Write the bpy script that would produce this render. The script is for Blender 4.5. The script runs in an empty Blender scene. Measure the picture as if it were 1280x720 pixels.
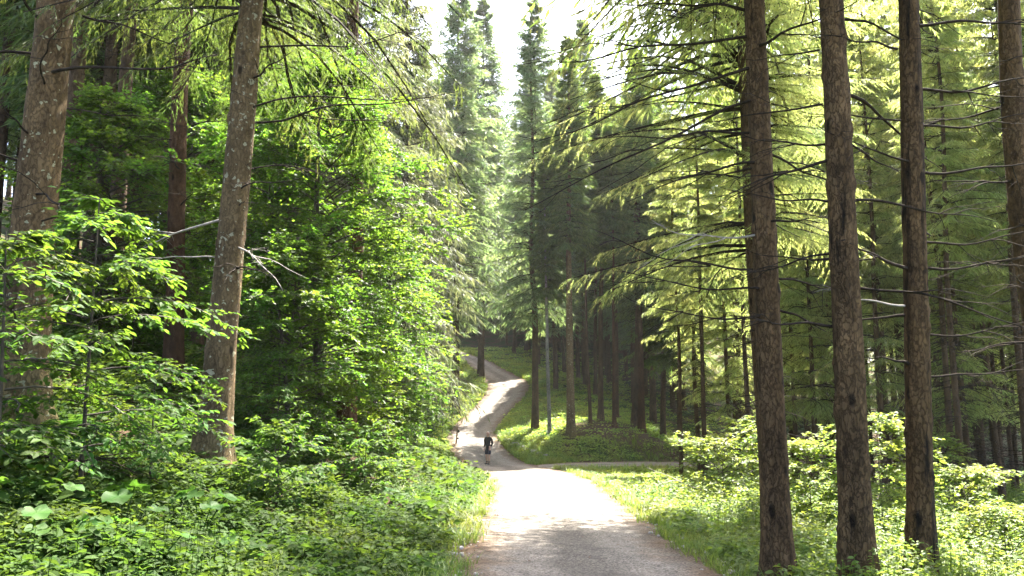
import bpy, math, random
import numpy as np
from mathutils import Vector
rng = np.random.default_rng(11)
random.seed(5)
R = math.radians
SC = bpy.context.scene
COL = SC.collection
PITCH = R(8.0); FPX = 985.0; EYE = 1.6
SUN_AZ, SUN_EL = R(24.0), R(61.0)

# ------------------------------------------------------------------ helpers
class MB:
    """collects vertices and faces and links them as ONE mesh object"""
    def __init__(s): s.v = []; s.f = []; s.n = 0
    def add(s, v, f, m=0):
        v = np.asarray(v, dtype=np.float32).reshape(-1, 3); f = np.asarray(f, dtype=np.int32)
        s.v.append(v); s.f.append((f + s.n, m)); s.n += len(v)
    def mesh(s, name, mats, smooth=False):
        me = bpy.data.meshes.new(name)
        V = np.concatenate(s.v); me.vertices.add(len(V)); me.vertices.foreach_set('co', V.ravel())
        loops = np.concatenate([f.ravel() for f, m in s.f])
        cnt = np.concatenate([np.full(len(f), f.shape[1], np.int32) for f, m in s.f])
        mi = np.concatenate([np.full(len(f), m, np.int32) for f, m in s.f])
        me.loops.add(len(loops)); me.loops.foreach_set('vertex_index', loops)
        me.polygons.add(len(cnt)); st = np.zeros(len(cnt), np.int32); st[1:] = np.cumsum(cnt)[:-1]
        me.polygons.foreach_set('loop_start', st)
        for m in mats: me.materials.append(m)
        me.polygons.foreach_set('material_index', mi)
        me.polygons.foreach_set('use_smooth', np.full(len(cnt), smooth))
        me.update(calc_edges=True)
        return me

def link(name, data, parent=None, loc=None):
    o = bpy.data.objects.new(name, data); COL.objects.link(o)
    if parent is not None: o.parent = parent
    if loc is not None: o.location = loc
    return o
def tag(o, label=None, cat=None, group=None, kind=None):
    if label: o['label'] = label
    if cat: o['category'] = cat
    if group: o['group'] = group
    if kind: o['kind'] = kind
    return o
def thing(name, label, cat, loc, rotz=0, scale=1, group=None, tilt=(0, 0)):
    o = link(name, None, None, loc); o.empty_display_size = .2
    o.rotation_euler = (tilt[1], tilt[0], rotz); o.scale = (scale,) * 3
    return tag(o, label, cat, group)

def unit(a): return a / (np.linalg.norm(a, axis=-1, keepdims=True) + 1e-9)

def _h(i, j, k, s):
    n = (i * 374761393 + j * 668265263 + k * 2147483647 + s * 974634777) & 0xffffffff
    n = ((n ^ (n >> 13)) * 1274126177) & 0xffffffff
    return ((n ^ (n >> 16)) & 0xffff) / 65535.0
def noise(x, y, z=0.0, s=0):
    x, y, z = np.broadcast_arrays(np.asarray(x, float), np.asarray(y, float), np.asarray(z, float))
    i, j, k = np.floor(x).astype(np.int64), np.floor(y).astype(np.int64), np.floor(z).astype(np.int64)
    u, v, w = x - i, y - j, z - k
    u, v, w = u*u*(3-2*u), v*v*(3-2*v), w*w*(3-2*w)
    r = 0
    for a in (0, 1):
        for b in (0, 1):
            for c in (0, 1):
                r = r + _h(i+a, j+b, k+c, s) * (u if a else 1-u) * (v if b else 1-v) * (w if c else 1-w)
    return r * 2 - 1

def tube(mb, pts, rad, sides=6, m=0, cap=True):
    pts = np.asarray(pts, float); rad = np.asarray(rad, float); n = len(pts)
    t = unit(np.gradient(pts, axis=0))
    ref = np.tile(np.array([[0., 0, 1]]), (n, 1))
    mask = np.abs(t[:, 2]) > .9; ref[mask] = (1, 0, 0)
    if mask.any() and not mask.all(): ref[:] = unit(np.array([[.31, .77, .1]]))
    a = unit(np.cross(t, ref)); b = np.cross(t, a)
    th = np.arange(sides) * 2 * math.pi / sides
    V = pts[:, None] + rad[:, None, None] * (np.cos(th)[None, :, None] * a[:, None] + np.sin(th)[None, :, None] * b[:, None])
    i = np.arange(n - 1)[:, None] * sides; j = np.arange(sides)[None]; j2 = (j + 1) % sides
    F = np.stack([i + j, i + j2, i + sides + j2, i + sides + j], -1).reshape(-1, 4)
    mb.add(V.reshape(-1, 3), F, m)
    if cap and sides <= 8:
        k = mb.n - sides
        mb.f.append((np.array([[k + q for q in range(sides)]], np.int32), m))

def tubes(mb, P, Rd, sides=3, m=0):
    """P: (B,K,3) paths, Rd: (B,K) radii - many thin tubes at once"""
    B, K, _ = P.shape
    t = unit(np.gradient(P, axis=1))
    a = unit(np.cross(t, np.array([.13, .21, 1.0]))); b = np.cross(t, a)
    th = np.arange(sides) * 2 * math.pi / sides
    V = P[:, :, None] + Rd[:, :, None, None] * (np.cos(th)[:, None] * a[:, :, None] + np.sin(th)[:, None] * b[:, :, None])
    base = (np.arange(B) * K * sides)[:, None, None]; i = (np.arange(K - 1) * sides)[None, :, None]
    j = np.arange(sides)[None, None]; j2 = (j + 1) % sides
    F = np.stack([base + i + j, base + i + j2, base + i + sides + j2, base + i + sides + j], -1).reshape(-1, 4)
    mb.add(V.reshape(-1, 3), F, m)

def rhombs(mb, pos, d, nrm, L, W, m=0, fold=.0, mid=.45):
    """single-quad leaves"""
    d = unit(d); side = unit(np.cross(d, nrm)); up = np.cross(side, d)
    L = np.broadcast_to(L, len(pos))[:, None]; W = np.broadcast_to(W, len(pos))[:, None]
    c = pos + d * L * mid + up * (W * fold)
    V = np.stack([pos, c + side * W * .5, pos + d * L, c - side * W * .5], 1)
    mb.add(V.reshape(-1, 3), np.arange(len(pos) * 4).reshape(-1, 4), m)

def leaves(mb, pos, d, nrm, L, W, m=0, fold=.22, curl=.15, toothed=False):
    """two-sided folded leaves with a rounded outline: 8 verts, 4 quads-ish"""
    d = unit(d); side = unit(np.cross(d, nrm)); up = np.cross(side, d)
    n = len(pos); L = np.broadcast_to(L, n)[:, None]; W = np.broadcast_to(W, n)[:, None]
    def P(u, s, z=0): return pos + d * L * u + side * W * s * .5 + up * (W * abs(s) * fold * .5 - L * curl * u * u + z * L)
    V = np.stack([P(0, 0), P(.22, .78), P(.55, .95), P(.8, .55), P(1.02, 0), P(.8, -.55), P(.55, -.95), P(.22, -.78), P(.5, 0)], 1)
    b = (np.arange(n) * 9)[:, None]
    F = np.concatenate([b + np.array([[0, 1, 2, 8]]), b + np.array([[8, 2, 3, 4]]), b + np.array([[0, 8, 6, 7]]), b + np.array([[8, 4, 5, 6]])])
    mb.add(V.reshape(-1, 3), F, m)

def rnd(*shape, lo=0., hi=1.): return rng.random(shape) * (hi - lo) + lo

# ------------------------------------------------------------------ materials
def mat(name):
    m = bpy.data.materials.new(name); m.use_nodes = True; nt = m.node_tree; nt.nodes.clear()
    out = nt.nodes.new('ShaderNodeOutputMaterial')
    def N(t, **kw):
        n = nt.nodes.new(t)
        for k, v in kw.items():
            if k in n.inputs.keys(): n.inputs[k].default_value = v
            else: setattr(n, k, v)
        return n
    return m, nt, out, N, nt.links.new
def rgb(c): return (c[0], c[1], c[2], 1)

def leaf_mat(name, base, trans, var=.35, hue=.03, tmix=.45, rough=.5, spec=.25, scale=.8):
    m, nt, out, N, Lk = mat(name)
    geo = N('ShaderNodeNewGeometry'); tc = N('ShaderNodeTexCoord')
    no = N('ShaderNodeTexNoise', Scale=scale, Detail=2.0); Lk(tc.outputs['Object'], no.inputs['Vector'])
    oi = N('ShaderNodeObjectInfo')
    mr = N('ShaderNodeMapRange'); Lk(geo.outputs['Random Per Island'], mr.inputs['Value'])
    mr.inputs['To Min'].default_value = 1 - var; mr.inputs['To Max'].default_value = 1 + var
    mh = N('ShaderNodeMapRange'); Lk(no.outputs['Fac'], mh.inputs['Value'])
    mh.inputs['From Min'].default_value = .3; mh.inputs['From Max'].default_value = .7
    mh.inputs['To Min'].default_value = .5 - hue; mh.inputs['To Max'].default_value = .5 + hue
    mo = N('ShaderNodeMapRange'); Lk(oi.outputs['Random'], mo.inputs['Value'])
    mo.inputs['To Min'].default_value = .82; mo.inputs['To Max'].default_value = 1.18
    mu = N('ShaderNodeMath', operation='MULTIPLY'); Lk(mr.outputs[0], mu.inputs[0]); Lk(mo.outputs[0], mu.inputs[1])
    def col(c):
        h = N('ShaderNodeHueSaturation', Color=rgb(c)); Lk(mh.outputs[0], h.inputs['Hue']); Lk(mu.outputs[0], h.inputs['Value'])
        return h.outputs[0]
    p = N('ShaderNodeBsdfPrincipled', Roughness=rough); p.inputs['Specular IOR Level'].default_value = spec
    Lk(col(base), p.inputs['Base Color'])
    t = N('ShaderNodeBsdfTranslucent'); Lk(col(trans), t.inputs['Color'])
    mx = N('ShaderNodeMixShader', Fac=tmix); Lk(p.outputs[0], mx.inputs[1]); Lk(t.outputs[0], mx.inputs[2])
    Lk(mx.outputs[0], out.inputs['Surface'])
    return m

def bark_mat(name, c1, c2, dark, lichen=(.42, .44, .33), lich=.0, streak=0., moss=0., scale=1., bump=.85):
    m, nt, out, N, Lk = mat(name)
    tc = N('ShaderNodeTexCoord')
    mp = N('ShaderNodeMapping'); mp.inputs['Scale'].default_value = (1, 1, .45); Lk(tc.outputs['Object'], mp.inputs['Vector'])
    vo = N('ShaderNodeTexVoronoi', Scale=27*scale, feature='DISTANCE_TO_EDGE')
    n0 = N('ShaderNodeTexNoise', Scale=9*scale, Detail=6., Roughness=.65); Lk(mp.outputs[0], n0.inputs['Vector'])
    warp = N('ShaderNodeMixRGB', Fac=.16); Lk(mp.outputs[0], warp.inputs[1]); Lk(n0.outputs['Color'], warp.inputs[2])
    Lk(warp.outputs[0], vo.inputs['Vector'])
    cr = N('ShaderNodeValToRGB'); Lk(n0.outputs['Fac'], cr.inputs[0])
    cr.color_ramp.elements[0].position = .3; cr.color_ramp.elements[0].color = rgb(c1)
    cr.color_ramp.elements[1].position = .68; cr.color_ramp.elements[1].color = rgb(c2)
    er = N('ShaderNodeValToRGB'); Lk(vo.outputs['Distance'], er.inputs[0])
    er.color_ramp.elements[0].position = .0; er.color_ramp.elements[0].color = (1, 1, 1, 1)
    er.color_ramp.elements[1].position = .11; er.color_ramp.elements[1].color = (0, 0, 0, 1)
    ef = N('ShaderNodeMath', operation='MULTIPLY'); Lk(er.outputs[0], ef.inputs[0]); ef.inputs[1].default_value = .5
    mx = N('ShaderNodeMixRGB'); Lk(ef.outputs[0], mx.inputs[0]); Lk(cr.outputs[0], mx.inputs[1]); mx.inputs[2].default_value = rgb(dark)
    nl = N('ShaderNodeTexNoise', Scale=2.1, Detail=4., Roughness=.6); Lk(mp.outputs[0], nl.inputs['Vector'])
    lm = N('ShaderNodeMapRange'); Lk(nl.outputs['Fac'], lm.inputs['Value']); lm.inputs['From Min'].default_value = .3; lm.inputs['From Max'].default_value = .7; lm.inputs['To Min'].default_value = .62; lm.inputs['To Max'].default_value = 1.3
    hl = N('ShaderNodeHueSaturation'); Lk(mx.outputs[0], hl.inputs['Color']); Lk(lm.outputs[0], hl.inputs['Value'])
    last = hl.outputs[0]
    # old branch knots
    vk = N('ShaderNodeTexVoronoi', Scale=4.2); Lk(mp.outputs[0], vk.inputs['Vector'])
    kr = N('ShaderNodeValToRGB'); Lk(vk.outputs['Distance'], kr.inputs[0])
    kr.color_ramp.elements[0].position = .10; kr.color_ramp.elements[0].color = (.85, .85, .85, 1)
    kr.color_ramp.elements[1].position = .17; kr.color_ramp.elements[1].color = (0, 0, 0, 1)
    k = N('ShaderNodeMixRGB'); Lk(kr.outputs[0], k.inputs[0]); Lk(last, k.inputs[1]); k.inputs[2].default_value = rgb(dark); last = k.outputs[0]
    if lich > 0:
        vl = N('ShaderNodeTexNoise', Scale=11., Detail=2., Roughness=.6); Lk(tc.outputs['Object'], vl.inputs['Vector'])
        lr = N('ShaderNodeValToRGB'); Lk(vl.outputs['Fac'], lr.inputs[0])
        lr.color_ramp.elements[0].position = .66 - lich*.1; lr.color_ramp.elements[0].color = (0, 0, 0, 1)
        lr.color_ramp.elements[1].position = .69 - lich*.1; lr.color_ramp.elements[1].color = (.85, .85, .85, 1)
        l = N('ShaderNodeMixRGB'); Lk(lr.outputs[0], l.inputs[0]); Lk(last, l.inputs[1]); l.inputs[2].default_value = rgb(lichen); last = l.outputs[0]
    if streak > 0:
        ms = N('ShaderNodeMapping'); ms.inputs['Scale'].default_value = (7, 7, .55); Lk(tc.outputs['Object'], ms.inputs['Vector'])
        ns = N('ShaderNodeTexNoise', Scale=1., Detail=8., Roughness=.72); Lk(ms.outputs[0], ns.inputs['Vector'])
        sr = N('ShaderNodeValToRGB'); Lk(ns.outputs['Fac'], sr.inputs[0])
        sr.color_ramp.elements[0].position = .62 - .1*streak; sr.color_ramp.elements[0].color = (0, 0, 0, 1)
        sr.color_ramp.elements[1].position = .72 - .1*streak; sr.color_ramp.elements[1].color = (.92, .92, .92, 1)
        s_ = N('ShaderNodeMixRGB'); Lk(sr.outputs[0], s_.inputs[0]); Lk(last, s_.inputs[1]); s_.inputs[2].default_value = (.008, .007, .006, 1); last = s_.outputs[0]
    if moss > 0:
        sx = N('ShaderNodeSeparateXYZ'); Lk(tc.outputs['Object'], sx.inputs[0])
        mr = N('ShaderNodeMapRange'); Lk(sx.outputs['Z'], mr.inputs['Value'])
        mr.inputs['From Min'].default_value = 1.3; mr.inputs['From Max'].default_value = .1
        mm = N('ShaderNodeMath', operation='MULTIPLY'); Lk(mr.outputs[0], mm.inputs[0]); Lk(n0.outputs['Fac'], mm.inputs[1])
        m2 = N('ShaderNodeMath', operation='MULTIPLY'); Lk(mm.outputs[0], m2.inputs[0]); m2.inputs[1].default_value = moss * 1.6; m2.use_clamp = True
        o_ = N('ShaderNodeMixRGB'); Lk(m2.outputs[0], o_.inputs[0]); Lk(last, o_.inputs[1]); o_.inputs[2].default_value = (.05, .075, .018, 1); last = o_.outputs[0]
    p = N('ShaderNodeBsdfPrincipled', Roughness=.9); p.inputs['Specular IOR Level'].default_value = .15
    Lk(last, p.inputs['Base Color'])
    hs = N('ShaderNodeMath', operation='MULTIPLY_ADD'); Lk(er.outputs[0], hs.inputs[0]); hs.inputs[1].default_value = -.6; Lk(n0.outputs['Fac'], hs.inputs[2])
    bp = N('ShaderNodeBump', Strength=bump, Distance=.02); Lk(hs.outputs[0], bp.inputs['Height']); Lk(bp.outputs[0], p.inputs['Normal'])
    Lk(p.outputs[0], out.inputs['Surface'])
    return m

def plain_mat(name, c, rough=.7, var=.25, scale=20., metal=0., spec=.3):
    m, nt, out, N, Lk = mat(name)
    tc = N('ShaderNodeTexCoord'); no = N('ShaderNodeTexNoise', Scale=scale, Detail=5.); Lk(tc.outputs['Object'], no.inputs['Vector'])
    cr = N('ShaderNodeValToRGB'); Lk(no.outputs['Fac'], cr.inputs[0])
    cr.color_ramp.elements[0].position = .3; cr.color_ramp.elements[0].color = rgb([x*(1-var) for x in c])
    cr.color_ramp.elements[1].position = .7; cr.color_ramp.elements[1].color = rgb([min(1, x*(1+var)) for x in c])
    p = N('ShaderNodeBsdfPrincipled', Roughness=rough, Metallic=metal); p.inputs['Specular IOR Level'].default_value = spec
    Lk(cr.outputs[0], p.inputs['Base Color']); Lk(p.outputs[0], out.inputs['Surface'])
    return m

def ground_mat():
    m, nt, out, N, Lk = mat('forest_floor')
    tc = N('ShaderNodeTexCoord')
    n1 = N('ShaderNodeTexNoise', Scale=.7, Detail=6., Roughness=.6); Lk(tc.outputs['Object'], n1.inputs['Vector'])
    n2 = N('ShaderNodeTexNoise', Scale=22., Detail=6., Roughness=.7); Lk(tc.outputs['Object'], n2.inputs['Vector'])
    cr = N('ShaderNodeValToRGB'); Lk(n2.outputs['Fac'], cr.inputs[0])
    e = cr.color_ramp.elements; e[0].position = .3; e[0].color = (.022, .014, .008, 1); e[1].position = .7; e[1].color = (.12, .08, .05, 1)
    gr = N('ShaderNodeValToRGB'); Lk(n2.outputs['Fac'], gr.inputs[0])
    e = gr.color_ramp.elements; e[0].position = .3; e[0].color = (.015, .028, .006, 1); e[1].position = .7; e[1].color = (.05, .085, .02, 1)
    mr = N('ShaderNodeValToRGB'); Lk(n1.outputs['Fac'], mr.inputs[0]); mr.color_ramp.elements[0].position = .42; mr.color_ramp.elements[1].position = .56
    mx = N('ShaderNodeMixRGB'); Lk(mr.outputs[0], mx.inputs[0]); Lk(cr.outputs[0], mx.inputs[1]); Lk(gr.outputs[0], mx.inputs[2])
    sa = N('ShaderNodeAttribute', attribute_name='soil'); m2 = N('ShaderNodeMixRGB'); Lk(sa.outputs['Fac'], m2.inputs[0]); Lk(mx.outputs[0], m2.inputs[1]); Lk(cr.outputs[0], m2.inputs[2]); mx = m2
    p = N('ShaderNodeBsdfPrincipled', Roughness=.95); p.inputs['Specular IOR Level'].default_value = .1
    bp = N('ShaderNodeBump', Strength=.8, Distance=.04); Lk(n2.outputs['Fac'], bp.inputs['Height']); Lk(bp.outputs[0], p.inputs['Normal'])
    Lk(mx.outputs[0], p.inputs['Base Color']); Lk(p.outputs[0], out.inputs['Surface'])
    return m

def road_mat():
    m, nt, out, N, Lk = mat('gravel_road')
    tc = N('ShaderNodeTexCoord')
    n1 = N('ShaderNodeTexNoise', Scale=55., Detail=6., Roughness=.75); Lk(tc.outputs['Object'], n1.inputs['Vector'])
    vo = N('ShaderNodeTexVoronoi', Scale=48.); Lk(tc.outputs['Object'], vo.inputs['Vector'])
    n2 = N('ShaderNodeTexNoise', Scale=1.4, Detail=9., Roughness=.6); Lk(tc.outputs['Object'], n2.inputs['Vector'])
    ad = N('ShaderNodeMixRGB', Fac=.45); Lk(n1.outputs['Fac'], ad.inputs[1]); Lk(vo.outputs['Color'], ad.inputs[2])
    bw = N('ShaderNodeRGBToBW'); Lk(ad.outputs[0], bw.inputs[0])
    cr = N('ShaderNodeValToRGB'); Lk(bw.outputs[0], cr.inputs[0])
    e = cr.color_ramp.elements; e[0].position = .28; e[0].color = (.058, .050, .042, 1); e[1].position = .75; e[1].color = (.31, .275, .235, 1)
    br = N('ShaderNodeValToRGB'); Lk(bw.outputs[0], br.inputs[0])
    e = br.color_ramp.elements; e[0].position = .28; e[0].color = (.05, .028, .014, 1); e[1].position = .75; e[1].color = (.22, .145, .088, 1)
    at = N('ShaderNodeAttribute', attribute_name='edge')
    ma = N('ShaderNodeMath', operation='MULTIPLY_ADD'); Lk(n2.outputs['Fac'], ma.inputs[0]); ma.inputs[1].default_value = 1.1; Lk(at.outputs['Fac'], ma.inputs[2])
    er = N('ShaderNodeValToRGB'); Lk(ma.outputs[0], er.inputs[0]); er.color_ramp.elements[0].position = .98 ; er.color_ramp.elements[1].position = 1.0
    mr = N('ShaderNodeMapRange'); Lk(ma.outputs[0], mr.inputs['Value']); mr.inputs['From Min'].default_value = 1.05; mr.inputs['From Max'].default_value = 1.5
    mx = N('ShaderNodeMixRGB'); Lk(mr.outputs[0], mx.inputs[0]); Lk(cr.outputs[0], mx.inputs[1]); Lk(br.outputs[0], mx.inputs[2])
    n3 = N('ShaderNodeTexNoise', Scale=3.2, Detail=3.); Lk(tc.outputs['Object'], n3.inputs['Vector'])
    m3 = N('ShaderNodeMapRange'); Lk(n3.outputs['Fac'], m3.inputs['Value']); m3.inputs['From Min'].default_value = .3; m3.inputs['From Max'].default_value = .7
    m3.inputs['To Min'].default_value = .78; m3.inputs['To Max'].default_value = 1.15
    n4 = N('ShaderNodeTexNoise', Scale=.45, Detail=4.); Lk(tc.outputs['Object'], n4.inputs['Vector'])
    w1 = N('ShaderNodeMath', operation='MULTIPLY_ADD'); Lk(n4.outputs['Fac'], w1.inputs[0]); w1.inputs[1].default_value = .35; Lk(at.outputs['Fac'], w1.inputs[2])
    wr = N('ShaderNodeValToRGB'); Lk(w1.outputs[0], wr.inputs[0]); e = wr.color_ramp.elements; e[0].position = .3; e[0].color = (.66, .66, .66, 1); e[1].position = .5; e[1].color = (1, 1, 1, 1)
    for ps, cv in ((.74, 1.), (.92, .72)): q = e.new(ps); q.color = (cv, cv, cv, 1)
    w3 = N('ShaderNodeMath', operation='MULTIPLY'); Lk(m3.outputs[0], w3.inputs[0]); Lk(wr.outputs[0], w3.inputs[1])
    hv = N('ShaderNodeHueSaturation'); Lk(mx.outputs[0], hv.inputs['Color']); Lk(w3.outputs[0], hv.inputs['Value'])
    p = N('ShaderNodeBsdfPrincipled', Roughness=.9); p.inputs['Specular IOR Level'].default_value = .2
    bp = N('ShaderNodeBump', Strength=.7, Distance=.015); Lk(bw.outputs[0], bp.inputs['Height']); Lk(bp.outputs[0], p.inputs['Normal'])
    Lk(hv.outputs[0], p.inputs['Base Color']); Lk(p.outputs[0], out.inputs['Surface'])
    return m

M = dict(
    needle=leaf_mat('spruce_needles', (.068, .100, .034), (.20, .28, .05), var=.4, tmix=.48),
    needle_sunlit_tone=leaf_mat('sunlit_toned_spruce_needles', (.098, .125, .045), (.46, .53, .15), var=.45, tmix=.58),  # spruce needles tinted paler and yellower, backlit sun glow put into the colour
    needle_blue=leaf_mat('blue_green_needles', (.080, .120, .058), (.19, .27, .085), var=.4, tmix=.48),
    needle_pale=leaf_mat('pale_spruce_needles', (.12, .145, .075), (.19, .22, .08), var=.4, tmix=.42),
    beech=leaf_mat('beech_leaves', (.058, .112, .017), (.175, .32, .024), var=.35, tmix=.5),
    sapling=leaf_mat('sapling_leaves', (.055, .115, .020), (.16, .30, .028), var=.3, tmix=.5, spec=.15, rough=.6),
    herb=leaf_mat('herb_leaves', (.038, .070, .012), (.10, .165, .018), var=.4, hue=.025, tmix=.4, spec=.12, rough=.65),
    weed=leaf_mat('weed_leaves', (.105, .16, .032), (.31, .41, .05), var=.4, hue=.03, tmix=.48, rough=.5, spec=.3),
    fern=leaf_mat('fern_fronds', (.04, .105, .02), (.10, .24, .025), var=.2, tmix=.45),
    butter=leaf_mat('butterbur_leaf', (.034, .080, .014), (.08, .18, .018), var=.3, hue=.02, tmix=.4, spec=.15, rough=.6, scale=5.),
    grass=leaf_mat('grass_blades', (.085, .135, .028), (.22, .30, .04), var=.35, tmix=.45),
    litter=leaf_mat('fallen_leaves', (.11, .065, .035), (.08, .04, .015), var=.5, tmix=.15, hue=.02),
    bark=bark_mat('spruce_bark', (.060, .037, .020), (.140, .090, .052), (.012, .009, .007), lich=.0),
    bark_lichen=bark_mat('lichen_bark', (.090, .056, .026), (.195, .128, .062), (.022, .015, .009), lichen=(.38, .37, .23), lich=.18, moss=.5),
    bark_pale=bark_mat('pale_mottled_bark', (.105, .070, .035), (.205, .140, .072), (.03, .021, .013), lichen=(.40, .38, .26), lich=.32, moss=.3),
    bark_red=bark_mat('furrowed_red_bark', (.055, .027, .013), (.125, .066, .035), (.010, .007, .005), lich=.0, scale=1.3, bump=.9),
    bark_dark=bark_mat('resin_streaked_bark', (.058, .036, .018), (.160, .100, .050), (.010, .007, .005), streak=.55),
    bark_streak=bark_mat('black_scarred_bark', (.062, .037, .017), (.155, .096, .046), (.010, .007, .006), streak=1.25, lich=.0),
    bark_grey=bark_mat('pale_grey_bark', (.17, .155, .13), (.34, .32, .28), (.05, .045, .04), lich=.3),
    twig=plain_mat('dead_twig', (.032, .024, .018), var=.45, spec=.1, rough=.9),  # colour darkened so the branches look backlit, shade put into the tone
    twig_pale=plain_mat('bleached_twig', (.30, .27, .23), var=.3),
    smooth=plain_mat('smooth_brown_bark', (.05, .040, .028), var=.45, scale=8.),
    ground=ground_mat(), road=road_mat(),
    stone=plain_mat('grey_stone', (.30, .28, .25), var=.35, scale=9.),
    soil=plain_mat('bare_soil', (.075, .048, .03), var=.5, scale=6., rough=.95),
)

# ------------------------------------------------------------------ terrain
MAIN = np.array([(.9,-25,1.2,1.65),(.9,-8,.32,1.65),(.9,0,0,1.62),(.88,9,-.36,1.62),(.88,15,-.62,1.62),(.95,20,-.86,1.7),(1.05,29,-1.35,1.95),(.35,38,-1.82,2.2),
                 (-1.0,44,-2.02,2.1),(-2.1,49,-1.42,1.8),(-2.65,54,-.63,1.75),(-1.8,62,.35,1.8),(-.5,69,2.0,2.0),(-.5,74.5,3.1,2.1),(-2.2,81,4.4,1.8),(-5,90,6.2,1.6),(-11,100,8.2,1.8),(-22,110,10.5,1.8)])
SIDE = np.array([(0,40.5,-1.87,1.6),(3,42.8,-1.95,1.8),(7,45.2,-2.08,1.9),(12,47.2,-2.3,1.9),(20,49.3,-2.9,1.6),(34,51,-3.9,1.6),(60,50,-5,1.6)])
def spline(c, n=12):
    out = []
    for i in range(len(c) - 1):
        p0, p1, p2, p3 = c[max(i-1, 0)], c[i], c[i+1], c[min(i+2, len(c)-1)]
        for t in np.arange(n) / n:
            out.append(.5*((2*p1)+(-p0+p2)*t+(2*p0-5*p1+4*p2-p3)*t*t+(-p0+3*p1-3*p2+p3)*t**3))
    out.append(c[-1]); return np.array(out)
MAINS, SIDES = spline(MAIN, 18), spline(SIDE, 18)
ctl = []
def off(c, i, s):
    t = c[min(i+1, len(c)-1)] - c[max(i-1, 0)]; n = np.array([t[1], -t[0]]); n /= np.linalg.norm(n)
    return c[i][:2] + n * s
for i, p in enumerate(MAIN):
    ctl.append(tuple(p[:3]))
    hw = p[3]
    for s, dz in ((1, .2), (3.5, 1.05), (5.8, 2.3), (9, 4.0), (16, 7.2), (30, 13)):
        k = 1.0 if p[1] < 56 else .75
        q = off(MAIN, i, -(hw + s))
        if p[1] > 85 and s > 9: continue
        ctl.append((q[0], q[1], p[2] + dz * k))
    if p[1] < 35:
        for s, dz in ((1, -.02), (3, -.15), (8, -.5), (16, -1.0), (30, -1.3)):
            q = off(MAIN, i, hw + s); ctl.append((q[0], q[1], p[2] + dz))
for p in SIDE[1:]: ctl.append(tuple(p[:3]))
ctl += [(1.6,50,-1.0),(3.2,51.5,-.35),(3.2,55,.0),(1.6,56,.0),(6,49.6,-.35),(6,53,.2),(8.4,50.6,-.7),(8.4,54,-.3),(11.5,52.5,-2.0),(5,62,1.0),(2.2,66,1.6),(4,73,3.2),(15,60,-1.9),(15,75,1.2),(30,65,-2),
        (30,90,3),(4,82,4.6),(3,92,6.6),(15,108,9),(-2,115,12),(0,140,20),(40,140,16),(-45,140,22),(60,5,-1),(60,60,-3),(60,-25,0),(-45,-25,10),(60,140,8),(-70,60,28),(-70,10,26)]
ctl = np.array(ctl)
def tps_fit(P):
    n = len(P); d = np.linalg.norm(P[:, None, :2] - P[None, :, :2], axis=-1)
    K = np.where(d > 0, d*d*np.log(d + 1e-9), 0) + np.eye(n) * 2.0
    A = np.zeros((n+3, n+3)); A[:n, :n] = K; A[:n, n] = 1; A[:n, n+1:] = P[:, :2]; A[n, :n] = 1; A[n+1:, :n] = P[:, :2].T
    return np.linalg.solve(A, np.concatenate([P[:, 2], np.zeros(3)]))
W_ = tps_fit(ctl)
GX = np.arange(-75, 75.01, .36); GY = np.arange(-28, 146.01, .36)
def tps(x, y):
    r = W_[-3] + W_[-2]*x + W_[-1]*y
    for (cx, cy, _), w in zip(ctl, W_[:-3]):
        d2 = (x-cx)**2 + (y-cy)**2 + 1e-9
        r = r + w * .5 * d2 * np.log(d2)
    return r
gx, gy = np.meshgrid(GX, GY, indexing='ij')
def near(path, x, y):
    shp = x.shape; x = x.ravel(); y = y.ravel()
    d = np.full(x.shape, 1e9); e = np.full(x.shape, 1e9); z = np.zeros(x.shape)
    for p in path:
        dd = np.hypot(x-p[0], y-p[1]); k = dd < d
        d[k] = dd[k]; e[k] = dd[k] - p[3]; z[k] = p[2]
    return e.reshape(shp), z.reshape(shp)
e1, z1 = near(MAINS[::2], gx, gy); e2, z2 = near(SIDES[::2], gx, gy)
hz = tps(gx, gy)
hz += .10*noise(gx*.5, gy*.5, 0, 3) + .05*noise(gx*1.3, gy*1.3, 0, 4)
EDGE = np.minimum(e1, e2)
zr = np.where(e1 < e2, z1, z2)
wgt = np.exp(-np.maximum(e1, 0)) ; wgt2 = np.exp(-np.maximum(e2, 0)); zr = (z1*wgt**3 + z2*wgt2**3) / (wgt**3 + wgt2**3 + 1e-9)
k = np.clip((EDGE + .1) / 1.3, 0, 1); k = k*k*(3-2*k)
HZ = zr*(1-k) + hz*k
for _ in range(2):
    HZ[1:-1, 1:-1] = (HZ[1:-1, 1:-1]*4 + HZ[:-2, 1:-1] + HZ[2:, 1:-1] + HZ[1:-1, :-2] + HZ[1:-1, 2:]) / 8
def samp(G, x, y):
    x = np.asarray(x, float); y = np.asarray(y, float)
    fx = np.clip((x - GX[0]) / .36, 0, len(GX) - 1.001); fy = np.clip((y - GY[0]) / .36, 0, len(GY) - 1.001)
    i = fx.astype(int); j = fy.astype(int); u = fx - i; v = fy - j
    return G[i, j]*(1-u)*(1-v) + G[i+1, j]*u*(1-v) + G[i, j+1]*(1-u)*v + G[i+1, j+1]*u*v
def gz(x, y): return samp(HZ, x, y)
def edge(x, y): return samp(EDGE, x, y)
def at(px, y):
    """a point on the ground seen in column px of the photograph at y metres ahead"""
    x = (px-640)/FPX*y
    for _ in range(4):
        z = float(gz(x, y)); dep = y*math.cos(PITCH) + (z-EYE)*math.sin(PITCH); x = (px-640)/FPX*dep
    return x, y, float(gz(x, y))

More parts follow.
